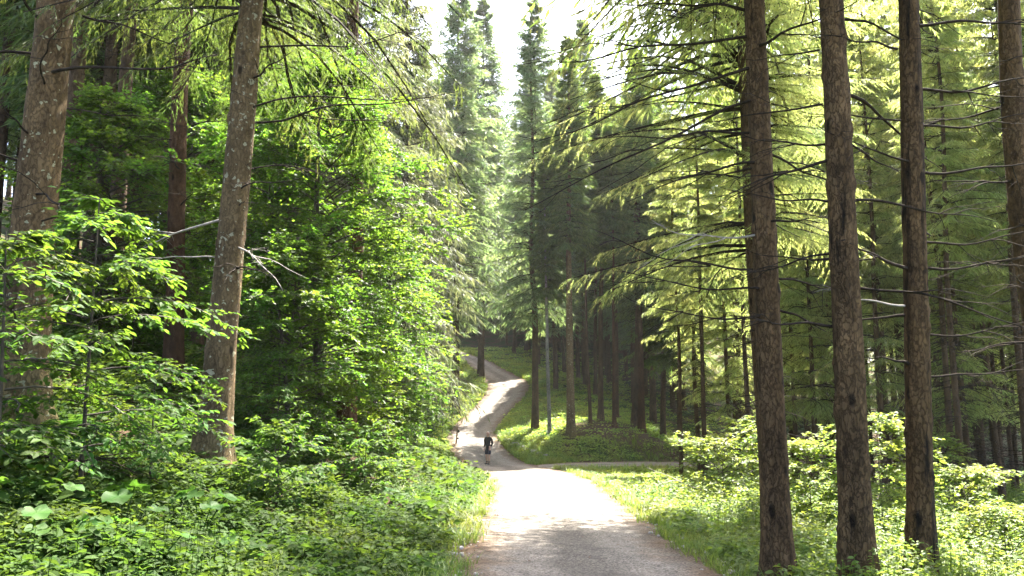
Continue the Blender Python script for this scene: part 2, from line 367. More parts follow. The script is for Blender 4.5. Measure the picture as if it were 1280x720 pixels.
def axis(lo, a, b, hi, st):
    c = list(np.arange(a, b + .001, st)); s = st; l = [a]
    while l[-1] > lo: s *= 1.25; l.append(l[-1] - s)
    s = st; r = [c[-1]]
    while r[-1] < hi: s *= 1.25; r.append(r[-1] + s)
    return np.array(l[1:][::-1] + c + r[1:])
ax = axis(-450, -20, 26, 450, .36); ay = axis(-300, -3, 100, 600, .36)
vx, vy = np.meshgrid(ax, ay, indexing='ij')
V = np.stack([vx, vy, gz(vx, vy)], -1); nx, ny = vx.shape
i = np.arange(nx-1)[:, None]*ny + np.arange(ny-1)[None]
mb = MB(); mb.add(V, np.stack([i, i+ny, i+ny+1, i+1], -1).reshape(-1, 4))
gme = mb.mesh('ground', [M['ground']], True); ga = gme.attributes.new('soil', 'FLOAT', 'POINT')
ga.data.foreach_set('value', np.clip(1.6 - 1.3*np.hypot((vx-7.2)/4.4, (vy-50.5)/2.8) + .5*noise(vx*.9, vy*.9, 0, 14), 0, 1).astype(np.float32).ravel())
tag(link('ground', gme), kind='structure')

def road(name, path, lift, label):
    pts = spline(path, 26); pts = pts[pts[:, 1] < 125]
    t = unit(np.gradient(pts[:, :2], axis=0)); n = np.stack([t[:, 1], -t[:, 0]], -1)
    u = np.linspace(-1, 1, 15)
    s = np.arange(len(pts))
    wl = .18*noise(pts[:, 1]*1.1, 0, 0, 8) + .08*noise(pts[:, 1]*3.7, 0, 0, 9); wr = .18*noise(pts[:, 1]*1.1, 5, 0, 10) + .08*noise(pts[:, 1]*3.7, 4, 0, 9)
    hw = pts[:, 3][:, None] + .05 + np.where(u[None] < 0, wl[:, None], wr[:, None])*np.abs(u)[None]
    X = pts[:, 0][:, None] + n[:, 0][:, None]*u*hw; Y = pts[:, 1][:, None] + n[:, 1][:, None]*u*hw
    Z = gz(X, Y) + lift + .02*noise(X*1.5, Y*1.5, 0, 12) - .05*(np.abs(u)[None] > .95)
    mb = MB(); c = len(u); i = np.arange(len(pts)-1)[:, None]*c + np.arange(c-1)[None]
    mb.add(np.stack([X, Y, Z], -1), np.stack([i, i+1, i+c+1, i+c], -1).reshape(-1, 4))
    me = mb.mesh(name, [M['road']], True)
    a = me.attributes.new('edge', 'FLOAT', 'POINT'); a.data.foreach_set('value', np.broadcast_to(np.abs(u), X.shape).astype(np.float32).ravel())
    return tag(link(name, me), label, kind='structure')
road('road', MAIN, .065, None)
road('side_road', SIDE, .045, None)

# ------------------------------------------------------------------ trees
def trunk_mesh(name, r, H, m, sides=12, rings=30, flare=.45, rough=.05, seed=0, top=.12, bend=.0, taper=None, expo=1.35, knots=0):
    """tapered, slightly uneven trunk with a root flare, foot 0.35 m under the soil"""
    t = np.linspace(0, 1, rings)**expo; z = -.35 + t*(H+.35)
    rr = r*(1 - (1-top)*np.clip(z/H, 0, 1)**1.05) if taper is None else r*(1-taper*np.clip(z, 0, None))
    fl = 1 + flare*np.exp(-np.clip(z+.1, 0, None)/(1.9*r+.14))
    th = np.arange(sides)*2*math.pi/sides
    nn = rough*(noise(np.cos(th)[None]*1.7 + seed, np.sin(th)[None]*1.7, z[:, None]*.9, 2) + .5*noise(np.cos(th)[None]*5+seed, np.sin(th)[None]*5, z[:, None]*4, 5))
    root = np.exp(-np.clip(z, 0, None)/(2.2*r))[:, None]*.22*np.cos(th*4 + seed*1.3)[None]
    rad = rr[:, None]*fl[:, None]*(1 + nn + root*flare)
    for q in range(knots):
        kz, kt = _h(q, seed, 3, 1)*8.5 + .4, _h(q, seed, 5, 2)*6.283; da = np.abs((th - kt + math.pi) % (2*math.pi) - math.pi)[None]*r
        g_ = np.exp(-(da**2 + (z[:, None]-kz)**2)/(.035 + .02*_h(q, seed, 7, 3))**2); rad = rad + .022*g_
    cx = bend*noise(z*.16, seed, 0, 6) - bend*noise(np.zeros_like(z), seed, 0, 6); cy = bend*noise(z*.16, seed+9, 0, 7) - bend*noise(np.zeros_like(z), seed+9, 0, 7)
    V = np.stack([cx[:, None] + rad*np.cos(th), cy[:, None] + rad*np.sin(th), np.broadcast_to(z[:, None], rad.shape)], -1)
    i = np.arange(rings-1)[:, None]*sides; j = np.arange(sides)[None]; j2 = (j+1) % sides
    mb = MB(); mb.add(V, np.stack([i+j, i+j2, i+sides+j2, i+sides+j], -1).reshape(-1, 4))
    return mb.mesh(name, [m], True)

def spruce_crown(H, cb, Rr, mat_, B=220, K=9, J=4, bl=.34, bw=.055, droop=.5, hang=.6, seed=0, dead=30, prof=.8, thin=.0, zmax=None, dead_len=1.3, side=None, slope=0., mb=None, done=True, tlmax=1.1):
    """whorls of drooping boughs; each bough carries side twigs of needle sprays"""
    mb = mb or MB()
    t = np.sort(rnd(B))**.9; z0 = cb + t*(H-cb)
    if zmax: z0 = cb + np.sort(rnd(B))*(zmax-cb); t = (z0-cb)/(H-cb)
    z0 = np.round(z0/.45)*.45*.7 + z0*.3
    az = rnd(B, hi=2*math.pi)
    L = Rr*((1-t)**prof + .03)*rnd(B, lo=.62, hi=1.12)*(1 - .25*np.exp(-t*9))
    L *= 1 + .22*noise(az*.9, z0*.35, seed, 21)
    if side: L *= 1 + side[1]*np.cos(az - side[0])
    sl = .15 + slope + .55*t + rnd(B, lo=-.08, hi=.12); dr = droop*(1.15 - .8*t)*rnd(B, lo=.7, hi=1.3)
    ca, sa = np.cos(az), np.sin(az)
    def P(u):   # u (B,k)
        h = u*L[:, None]; zz = z0[:, None] + L[:, None]*(sl[:, None]*u - dr[:, None]*u*u*(1.35 - .45*u))
        w = .06*L[:, None]*np.sin(u*5 + az[:, None]*3)
        return np.stack([ca[:, None]*h - sa[:, None]*w, sa[:, None]*h + ca[:, None]*w, zz], -1)
    us = np.linspace(0, 1, 6)[None].repeat(B, 0); pr = P(us)
    tubes(mb, pr, np.clip((.008 + .010*L[:, None])*(1 - us*.85), .004, .06), 3, 1)
    u = np.clip((np.arange(K)+.5)/K*.86 + .14 + rnd(B, K, lo=-.05, hi=.05), .08, 1)
    p = P(u); tan = unit(P(np.clip(u+.03, 0, 1.05)) - P(u-.03))
    for sgn in (-1, 1):
        ang = sgn*rnd(B, K, lo=.55, hi=1.25)
        d = np.stack([tan[..., 0]*np.cos(ang) - tan[..., 1]*np.sin(ang), tan[..., 0]*np.sin(ang) + tan[..., 1]*np.cos(ang), tan[..., 2]*.6 - rnd(B, K, lo=.0, hi=.35)], -1); d = unit(d)
        tl = np.clip(.42*L[:, None]*(1.05 - .75*u), .12, tlmax)*rnd(B, K, lo=.6, hi=1.25)
        v = (np.arange(J)+.6)/J*rnd(B, K, J, lo=.8, hi=1.1)
        q = p[:, :, None] + d[:, :, None]*(tl[..., None]*v)[..., None]
        q[..., 2] -= hang*.35*(tl[..., None]*v*v)
        yaw = rnd(B, K, J, lo=-.9, hi=.9)
        dd = d[:, :, None].repeat(J, 2)
        bd = np.stack([dd[..., 0]*np.cos(yaw) - dd[..., 1]*np.sin(yaw), dd[..., 0]*np.sin(yaw) + dd[..., 1]*np.cos(yaw), dd[..., 2] - hang*rnd(B, K, J, lo=.1, hi=1.3)], -1)
        n = B*K*J; keep = rnd(n) >= thin
        Ls = bl*rnd(n, lo=.5, hi=1.2)*np.clip(.45 + .9*np.repeat(L, K*J)/Rr, .4, 1.1)
        nr = unit(rng.normal(size=(n, 3))*.6 + np.array([0, 0, 1.0]))
        rhombs(mb, q.reshape(-1, 3)[keep], bd.reshape(-1, 3)[keep], nr[keep], Ls[keep], (bw*rnd(n, lo=.7, hi=1.35))[keep], 0, .1, .35)
    # sprays along the bough itself
    nK = K+2; u = rnd(B, nK, lo=.15, hi=1.); p = P(u).reshape(-1, 3); tan = (P(np.clip(u+.03, 0, 1.06)) - P(u-.03)).reshape(-1, 3); n = len(p)
    d = unit(tan) + rng.normal(size=(n, 3))*.25; d[:, 2] -= hang*.3
    rhombs(mb, p, d, unit(rng.normal(size=(n, 3))*.5 + np.array([0, 0, 1.])), bl*1.1*rnd(n, lo=.6, hi=1.2), bw*1.1, 0, .1, .35)
    if dead:
        zz = rnd(dead, lo=max(.8, cb*.18), hi=max(cb, 2)); a = rnd(dead, hi=2*math.pi); l = rnd(dead, lo=.25, hi=1)**1.3*dead_len
        us = np.linspace(0, 1, 5)[None]
        kk = rnd(dead, lo=-.3, hi=.15)
        Pd = np.stack([np.cos(a)[:, None]*us*l[:, None], np.sin(a)[:, None]*us*l[:, None], zz[:, None] + l[:, None]*(kk[:, None]*us - .22*us*us) + 0*us], -1)
        Pd[:, :, 0] += .06*l[:, None]*np.sin(us*6 + a[:, None]*5); Pd[:, :, 1] += .06*l[:, None]*np.cos(us*5 + a[:, None]*7)
        tubes(mb, Pd, .011*(1.05 - us*.8)*np.ones((dead, 1)), 3, 1)
    return mb.mesh('crown', [mat_, M['twig']]) if done else mb
def near_crown(H, cb, Rr, mat_, zfine, B1, B2, seed=0, dead=0, **kw):
    """fine needles on the low boughs, coarser sprays higher up"""
    mb = spruce_crown(H, cb, Rr, mat_, B=B1, K=26, J=22, bl=.075, bw=.0075, hang=.75, tlmax=.5, seed=seed, dead=dead, zmax=zfine, done=False, **kw)
    return spruce_crown(H, zfine-.3, Rr*((H-zfine)/(H-cb))**.75, mat_, B=B2, K=9, J=5, bl=.34, bw=.05, seed=seed+1, dead=0, mb=mb, **kw)

def broad_crown(H, cb, Rr, mat_, wood, B=70, K=10, S=2, Mv=10, leaf=.08, seed=0, near_leaf=False, up=.55, shape=None, tw=.75, tilt=.35, zz=None, stemr=.03):
    """tiers of spreading limbs with leafy twigs"""
    mb = MB()
    t = (np.arange(B) + rnd(B))/B
    z0 = cb + t*(H-cb)*.86; az = np.arange(B)*2.399 + rnd(B, lo=-.5, hi=.5)
    prof = shape(t) if shape is not None else np.clip(np.sin(np.clip(t*.86 + .16, 0, 1)*math.pi)**.7, .18, 1)
    L = Rr*prof*rnd(B, lo=.65, hi=1.12)
    sl = up*rnd(B, lo=.5, hi=1.3)*(.6 + .9*t); dr = rnd(B, lo=.25, hi=.6)
    def P(u):
        h = u*L[:, None]; w = .10*L[:, None]*np.sin(u*4.3 + az[:, None]*5)
        return np.stack([np.cos(az)[:, None]*h - np.sin(az)[:, None]*w, np.sin(az)[:, None]*h + np.cos(az)[:, None]*w, z0[:, None] + L[:, None]*(sl[:, None]*u - dr[:, None]*u*u)], -1)
    us = np.linspace(0, 1, 7)[None].repeat(B, 0)
    tubes(mb, P(us), np.clip(stemr*(.35 + .65*L[:, None]/Rr)*(1 - us*.88), .0025, .2), 4, 1)
    u = np.clip(.22 + .78*(np.arange(K)+.5)/K + rnd(B, K, lo=-.04, hi=.04), 0, 1); p = P(u); tan = unit(P(u+.03) - P(u-.03))
    for s in range(S):
        sg = -1 if s % 2 else 1
        ang = sg*rnd(B, K, lo=.35, hi=1.25)
        d = unit(np.stack([tan[..., 0]*np.cos(ang) - tan[..., 1]*np.sin(ang), tan[..., 0]*np.sin(ang) + tan[..., 1]*np.cos(ang), tan[..., 2]*.4 + rnd(B, K, lo=-.5, hi=.5)], -1))
        tl = tw*rnd(B, K, lo=.45, hi=1.2)*(1.1 - .5*u)
        us = np.linspace(0, 1, 3)
        Pt = (p[:, :, None] + d[:, :, None]*(tl[..., None]*us)[..., None]); Pt[..., 2] -= .12*tl[..., None]*us*us
        tubes(mb, Pt.reshape(-1, 3, 3), (.0045*(1.1 - us*.8))[None].repeat(B*K, 0)*(1.6 if not near_leaf else 1), 3, 1)
        v = np.clip((np.arange(Mv)+.8)/Mv + rnd(B, K, Mv, lo=-.05, hi=.05), 0, 1.02)
        q = p[:, :, None] + d[:, :, None]*(tl[..., None]*v)[..., None]; q[..., 2] -= .12*tl[..., None]*v*v
        yaw = np.where(np.arange(Mv) % 2, 1., -1.)*rnd(B, K, Mv, lo=.35, hi=1.1)
        dd = d[:, :, None].repeat(Mv, 2)
        ld = np.stack([dd[..., 0]*np.cos(yaw) - dd[..., 1]*np.sin(yaw), dd[..., 0]*np.sin(yaw) + dd[..., 1]*np.cos(yaw), dd[..., 2]*.5 - rnd(B, K, Mv, lo=0, hi=.5)], -1).reshape(-1, 3)
        n = len(ld); nr = unit(rng.normal(size=(n, 3))*tilt + np.array([0, 0, 1.]))
        ls = leaf*rnd(n, lo=.6, hi=1.25); q = q.reshape(-1, 3)
        if near_leaf: leaves(mb, q, ld, nr, ls, ls*.62, 0)
        else: rhombs(mb, q, ld, nr, ls, ls*.68, 0, .12)
    return mb.mesh('crown', [mat_, wood])

# --- shared tree kinds
def kind_spruce(key, H, cb, Rr, r, needle, bark, **kw):
    return (trunk_mesh('trunk', r, H, M[bark], sides=12, rings=34, seed=kw.get('seed', 0), bend=.12, top=.08),
            spruce_crown(H, cb, Rr, M[needle], **kw))
KIND = {
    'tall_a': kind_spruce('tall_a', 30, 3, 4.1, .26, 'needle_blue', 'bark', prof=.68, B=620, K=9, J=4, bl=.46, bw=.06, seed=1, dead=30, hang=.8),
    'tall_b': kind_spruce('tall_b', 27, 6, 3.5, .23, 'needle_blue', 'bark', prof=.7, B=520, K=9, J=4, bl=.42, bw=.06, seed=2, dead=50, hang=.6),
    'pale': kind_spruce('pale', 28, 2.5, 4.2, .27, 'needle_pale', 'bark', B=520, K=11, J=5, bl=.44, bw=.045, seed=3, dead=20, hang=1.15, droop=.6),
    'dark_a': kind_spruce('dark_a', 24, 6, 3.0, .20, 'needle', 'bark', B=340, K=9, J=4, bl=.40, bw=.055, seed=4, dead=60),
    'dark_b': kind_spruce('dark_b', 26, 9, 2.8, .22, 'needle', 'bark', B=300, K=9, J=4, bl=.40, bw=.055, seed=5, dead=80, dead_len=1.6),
    'pole_a': kind_spruce('pole_a', 23, 3.6, 2.3, .12, 'needle_sunlit_tone', 'bark', B=260, K=12, J=9, bl=.21, bw=.024, seed=6, dead=80, hang=1.0, dead_len=1.5),
    'pole_b': kind_spruce('pole_b', 25, 5.0, 2.1, .14, 'needle_sunlit_tone', 'bark', B=230, K=12, J=9, bl=.21, bw=.024, seed=7, dead=110, hang=.9, dead_len=1.6),
    'pole_c': kind_spruce('pole_c', 14, 2.6, 2.2, .10, 'needle_sunlit_tone', 'bark', B=240, K=12, J=9, bl=.20, bw=.022, seed=8, dead=60, hang=.8, dead_len=1.2),
    'pole_d': kind_spruce('pole_d', 22, 7.0, 1.8, .105, 'needle_sunlit_tone', 'bark', B=230, K=12, J=9, bl=.21, bw=.024, seed=16, dead=150, hang=.9, dead_len=1.4),
    'bough': (trunk_mesh('trunk', .17, 21, M['bark'], sides=12, rings=34, seed=9, bend=.12, top=.08), near_crown(21, 5.0, 3.6, M['needle_sunlit_tone'], 9.4, 92, 150, seed=9, dead=45, droop=.42, slope=-.04, prof=.7, side=(math.pi*.95, .35))),
    'beech_a': (trunk_mesh('trunk', .15, 9.5, M['smooth'], rings=24, seed=3, bend=.35, top=.12, flare=.3),
                broad_crown(11.5, 1.3, 3.4, M['beech'], M['smooth'], B=120, K=12, S=4, Mv=13, leaf=.088, seed=1, tilt=.6)),
    'beech_b': (trunk_mesh('trunk', .12, 8, M['smooth'], rings=24, seed=5, bend=.3, top=.12, flare=.3),
                broad_crown(9.5, .9, 2.9, M['beech'], M['smooth'], B=100, K=10, S=3, Mv=13, leaf=.10, seed=2, tilt=.6)),
    'beech_c': (trunk_mesh('trunk', .08, 5.4, M['smooth'], rings=20, seed=7, bend=.25, top=.12, flare=.3),
                broad_crown(6.6, .5, 2.2, M['beech'], M['smooth'], B=80, K=9, S=3, Mv=12, leaf=.105, seed=4, tilt=.6)),
}
def tree(kind, name, label, cat, px=None, y=None, x=None, scale=1., group=None, tilt=(0, 0), rot=None):
    if px is not None: x, y, z = at(px, y)
    else: z = float(gz(x, y))
    t = thing(name, label, cat, (x, y, z), random.uniform(0, 6.28) if rot is None else rot, scale, group, tilt)
    a, b = KIND[kind]
    link('trunk', a, t); link('crown', b, t)
    return t

# ---- near trunks, each with its own bark, dead branches and high crown
def dead_branch(p0, az, length, rise, r=.014, sag=.25, forks=3, seed=0, m='twig', pale=False):
    mb = MB(); n = 12; u = np.linspace(0, 1, n); rs = np.random.default_rng(seed)
    ph = rs.random()*6
    x = length*u; wob = .035*length*np.sin(u*4 + ph) + .012*length*np.sin(u*15 + ph*2); z = length*(rise*u - sag*u*u + .10*u**3) + .012*length*np.sin(u*11 + ph)
    P = np.stack([math.cos(az)*x - math.sin(az)*wob, math.sin(az)*x + math.cos(az)*wob, z], -1) + np.array(p0)
    tube(mb, P, r*(1.05 - .85*u), 6)
    for f in range(forks):
        k = rs.integers(3, n-2); a2 = az + rs.choice([-1, 1])*rs.uniform(.4, .9); l2 = length*(1-u[k])*rs.uniform(.5, 1.1) + .1
        v = np.linspace(0, 1, 7)
        Q = P[k] + np.stack([math.cos(a2)*l2*v, math.sin(a2)*l2*v, l2*(rs.uniform(-.35, .3)*v - .18*v*v) + .02*l2*np.sin(v*9+ph)], -1)
        tube(mb, Q, r*.55*(1-.8*u[k])*(1.05 - .9*v) + .0012, 4)
        for g in range(2):
            kk = rs.integers(2, 6); a3 = a2 + rs.choice([-1, 1])*rs.uniform(.5, 1.); l3 = l2*rs.uniform(.25, .5)
            Q3 = Q[kk] + np.stack([math.cos(a3)*l3*v, math.sin(a3)*l3*v, l3*(rs.uniform(-.5, .2)*v - .1*v*v)], -1)
            tube(mb, Q3, .0035*(1.05 - .8*v), 3)
    return mb.mesh('branch', [M[m]], True)
def near_trunk(label, px, y, r, H, bark, branches, cb, crown_R, tilt=(0, 0), seed=0, needle='needle_sunlit_tone', top=.12, row_px=None):
    x, y, z = at(px, y)
    t = thing('spruce_tree', label, 'tree', (x, y, z), 0, 1, 'tall bare spruce trunks beside the road', tilt)
    link('trunk', trunk_mesh('trunk', r, H, M[bark], sides=44, rings=200, seed=seed, rough=.07, flare=.95, top=top, bend=.15, expo=1.9, knots=70), t)
    for i, (zb, az, ln, rise, rb, sag, mm) in enumerate(branches):
        a = R(az)
        link('branch', dead_branch((math.cos(a)*r*.55, math.sin(a)*r*.55, zb), a, ln, rise, rb, sag, 4 if ln > .9 else 1, seed*40+i, mm), t)
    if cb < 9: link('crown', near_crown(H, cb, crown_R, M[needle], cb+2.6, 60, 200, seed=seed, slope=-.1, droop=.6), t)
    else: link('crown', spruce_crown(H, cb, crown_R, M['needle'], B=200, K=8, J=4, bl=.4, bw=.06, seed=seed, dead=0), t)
    return t
def autobr(n, z0, z1, seed, lo=.5, hi=1.8, m='twig', azs=None):
    rs = np.random.default_rng(seed); o = []
    for i in range(n):
        az = rs.uniform(0, 360) if azs is None else azs[i % len(azs)] + rs.uniform(-28, 28)
        o.append((z0 + (z1-z0)*(i+rs.uniform(.1, .9))/n, az, rs.uniform(lo, hi), rs.uniform(-.25, .25), rs.uniform(.010, .02), rs.uniform(.05, .35), m))
    return o
LFT, RGT = 180, 0
near_trunk('broad lichen-spotted spruce trunk rising at the left edge behind the sapling', 20, 9.0, .24, 27, 'bark_lichen',
           autobr(10, 2.2, 5.5, 3, .8, 2.2, azs=[0, -50, 200, -100]) + [(4.1, -20, 2.4, -.05, .02, .1, 'twig')], 13, 3.2, seed=1)
near_trunk('pale mottled spruce trunk with moss at its foot beside the beech', 263, 11.0, .212, 28, 'bark_pale',
           [(5.2, -10, 3.0, .22, .016, .30, 'twig'), (5.0, -14, 3.2, .1, .018, .12, 'twig'), (6.15, -8, 3.0, .05, .016, .06, 'twig'), (3.55, 178, 1.3, -.12, .02, .35, 'twig_pale'), (3.2, -30, 1.0, -.3, .016, .5, 'twig_pale'), (3.0, 200, .9, .1, .012, .3, 'twig_pale'), (4.0, -40, 1.5, .05, .014, .2, 'twig')]
           + autobr(7, 2.6, 7, 9, .4, 1.6), 6.5, 3.6, tilt=(.028, 0), seed=2, needle='needle')
near_trunk('dark reddish furrowed spruce trunk standing behind the mottled one', 214, 15.0, .175, 29, 'bark_red',
           autobr(9, 3.5, 8.5, 14, .5, 1.6), 12, 3.2, seed=3)
near_trunk('leftmost of the dark bare trunks on the road\'s right verge', 974, 8.4, .140, 26, 'bark_dark',
           [(6.0, 172, 2.6, .05, .017, .25, 'twig'), (5.6, 176, 2.4, -.15, .018, .3, 'twig'), (5.2, 168, 2.6, -.35, .017, .15, 'twig'), (4.9, 185, 1.8, -.1, .015, .1, 'twig'), (4.5, 183, 1.4, -.1, .015, .3, 'twig'), (3.7, 190, 1.2, -.12, .013, -.1, 'twig_pale'), (3.35, 178, 1.8, .02, .014, -.12, 'twig'),
            (3.1, 182, 1.6, -.02, .013, -.1, 'twig'), (2.8, 184, 1.5, -.05, .013, -.12, 'twig')] + autobr(8, 2.6, 6.6, 23, .5, 1.5, azs=[0, 40, -40, 150]), 7.4, 2.8, seed=4)
near_trunk('second dark trunk right of the road, thickest, black resin down its side', 1076, 7.7, .145, 27, 'bark_dark',
           [(4.5, 180, 1.1, -.02, .012, -.08, 'twig'), (3.9, 182, 1.1, -.05, .012, -.08, 'twig'), (3.3, 186, .9, -.0, .012, .0, 'twig')] + autobr(11, 2.6, 6.4, 31, .5, 1.7, azs=[180, 0, 150, 30]), 7.4, 3.2, seed=5)
near_trunk('third dark trunk right of the road with a long black scar', 1154, 7.9, .126, 25, 'bark_streak',
           [(5.9, 8, 1.9, .12, .017, .02, 'twig'), (5.2, 5, 1.7, .02, .017, -.12, 'twig'), (4.8, 0, 1.4, -.02, .015, -.12, 'twig'), (4.3, 4, 1.6, .0, .017, -.12, 'twig'), (3.55, 2, 1.4, .0, .015, -.1, 'twig'), (3.3, 6, 1.5, -.02, .016, -.16, 'twig'), (2.6, 0, 1.3, .02, .013, -.12, 'twig'), (2.2, 5, 1.3, .0, .013, -.1, 'twig'), (2.9, 184, .9, .02, .013, -.05, 'twig_pale')]
           + autobr(8, 1.9, 6.4, 41, .4, 1.3, azs=[180, 150, 210, 30]), 12, 2.8, tilt=(.040, 0), seed=6)
near_trunk('dark spruce trunk cut by the right edge of the view', 1332, 9.0, .16, 25, 'bark_dark', autobr(9, 2.0, 6.6, 51, .5, 1.5, azs=[200, 150, 230, 100]), 12, 2.8, tilt=(.052, 0), seed=7)

# ---- overhanging boughs on the right, behind the near trunks
tree('bough', 'spruce_tree', 'sunlit spruce reaching its drooping boughs out over the road', 'tree', px=965, y=14.0, rot=0.)

x, y, z = at(969, 18.0)
t = thing('spruce_tree', 'added spruce hidden behind the leftmost right-hand dark trunk, its crown shading the near road', 'tree', (x, y, z), 0, 1, None)  # unseen spruce added to shade the near road, crown longer on that side
link('trunk', trunk_mesh('trunk', .17, 27, M['bark'], sides=16, rings=60, seed=78, bend=.1), t); link('crown', spruce_crown(27, 11, 3.4, M['needle'], B=300, K=10, J=5, bl=.4, bw=.06, seed=78, dead=25, side=(math.pi, .8)), t)

for q, (px, y, kd, sc, lab) in enumerate([(852, 37, 'pole_d', .95, 'thin glowing spruce, leftmost of those behind the sunlit weeds'), (882, 33, 'pole_d', 1., 'thin glowing spruce behind the low sunlit bush'), (915, 36, 'pole_a', .9, 'glowing spruce just left of the first dark trunk'), (940, 32, 'pole_d', 1.05, 'taller glowing spruce half behind the first dark trunk'), (1022, 31, 'pole_c', 1.15, 'glowing spruce between the first and second dark trunks'), (1108, 26, 'pole_a', .85, 'glowing spruce between the second and third dark trunks'), (1215, 27, 'pole_c', 1.1, 'glowing spruce right of the black-scarred trunk')]):
    tree(kd, 'spruce_tree', lab, 'tree', px=px, y=y, scale=sc, rot=q*1.3)

# ---- trees along the road's left side
tree('beech_a', 'beech_tree', 'large bright green beech arching from the left bank', 'tree', px=398, y=17.5, rot=.4, scale=.9)
tree('beech_b', 'beech_tree', 'bright beech filling the gap between bank and pale spruce', 'tree', px=478, y=25, rot=2.0, scale=.85)
tree('beech_c', 'beech_tree', 'small beech low on the left bank near the signposts', 'tree', px=478, y=32, rot=1.2, scale=.85)
tree('beech_c', 'beech_tree', 'small rounded beech overhanging the far bend of the road', 'tree', px=518, y=46, rot=3.9, scale=1.1)
tree('beech_c', 'beech_tree', 'little beech on the bank above the upper bend', 'tree', px=538, y=62, rot=5., scale=.95)
tree('beech_b', 'beech_tree', 'shaded beech between the mottled trunk and the large beech', 'tree', px=335, y=19.5, rot=3.1, scale=1.)
tree('beech_b', 'beech_tree', 'shaded beech on the slope behind the dark reddish trunk', 'tree', px=215, y=21, rot=4.4, scale=.95)
tree('beech_c', 'beech_tree', 'slender young beech in shade beneath the large beech', 'tree', px=360, y=14.5, rot=.9, scale=.72)
tree('beech_c', 'beech_tree', 'young beech in shade behind the left lichen-spotted trunk', 'tree', px=120, y=15.5, rot=2.2, scale=.9)
tree('pale', 'spruce_tree', 'tall pale grey-green spruce rising behind the beeches', 'tree', px=497, y=38, scale=1.0)
tree('pale', 'spruce_tree', 'greyish spruce with hanging twigs, above the large beech', 'tree', px=430, y=33, scale=1.0)
tree('tall_b', 'spruce_tree', 'dark blue-green spruce left of the sky gap', 'tree', px=570, y=60, scale=1.3)
tree('tall_b', 'spruce_tree', 'narrow blue-green spruce leaning against the sky gap\'s left side', 'tree', px=601, y=76, scale=1.42)
tree('tall_b', 'spruce_tree', 'pointed spruce just right of the one amid the sky gap', 'tree', px=733, y=72, scale=1.3)

x, y, z = at(432, 22.0)
t = thing('spruce_tree', 'dark trunk inside the large beech, its crown high above', 'tree', (x, y, z)); used_high = (x, y)
link('trunk', trunk_mesh('trunk', .26, 29, M['bark_red'], sides=20, rings=60, seed=77, bend=.15), t); link('crown', spruce_crown(27, 17, 2.2, M['needle'], B=200, K=9, J=4, bl=.42, bw=.06, seed=77, dead=20), t)

# ---- the trees on the bank between the two roads
def bank_tree(px, y, r, H, bark, cb, Rr, label, seed, needle='needle', dead=50, tilt=(0, 0)):
    x, y, z = at(px, y)
    t = thing('spruce_tree', label, 'tree', (x, y, z), 0, 1, 'spruces on the bank between the two roads', tilt)
    link('trunk', trunk_mesh('trunk', r, H, M[bark], sides=16, rings=60, seed=seed, bend=.15, top=.1), t)
    link('crown', spruce_crown(H, cb, Rr, M[needle], B=420, K=9, J=4, bl=.42, bw=.06, seed=seed, prof=.7, dead=dead, dead_len=1.6), t)
bank_tree(669, 52.5, .24, 30, 'bark', 7.5, 4.0, 'tall pointed spruce in the middle of the sky gap', 60, 'needle_blue', 70)
bank_tree(687, 50.5, .13, 20, 'bark_grey', 9, 1.4, 'thin whitish trunk standing on the grassy bank', 61, dead=20)
bank_tree(714, 49.5, .27, 26, 'bark_pale', 12, 2.0, 'stout pale trunk on the bank, nearest the junction', 62, dead=60)
bank_tree(751, 53, .2, 24, 'bark', 13, 1.9, 'brown trunk on the bank amid bare roots', 63)
bank_tree(794, 52.5, .26, 26, 'bark', 8, 3.0, 'darkest thick trunk at the bank\'s edge, twin to its right', 64, tilt=(.03, 0))
bank_tree(802, 52.0, .24, 26, 'bark_red', 8, 2.8, 'right-hand trunk of the close pair at the bank\'s edge', 65)
bank_tree(829, 54, .2, 24, 'bark', 5, 2.8, 'dark trunk where the bank falls to the side road', 66)
bank_tree(738, 51.5, .12, 19, 'bark', 11, 1.2, 'thin dark trunk on the bank right of the stout pale one', 68)
bank_tree(768, 51.0, .13, 20, 'bark_red', 12, 1.2, 'thin trunk above the bare soil of the bank', 69)
bank_tree(850, 52, .15, 22, 'bark', 6, 2.2, 'dark trunk rightmost on the bank, over the side road', 70)
bank_tree(771, 57, .17, 24, 'bark', 13, 1.7, 'slim trunk set back behind the twin trunks', 67)

# ---- the woods
used = [(o.location.x, o.location.y) for o in COL.objects if o.type == 'EMPTY']

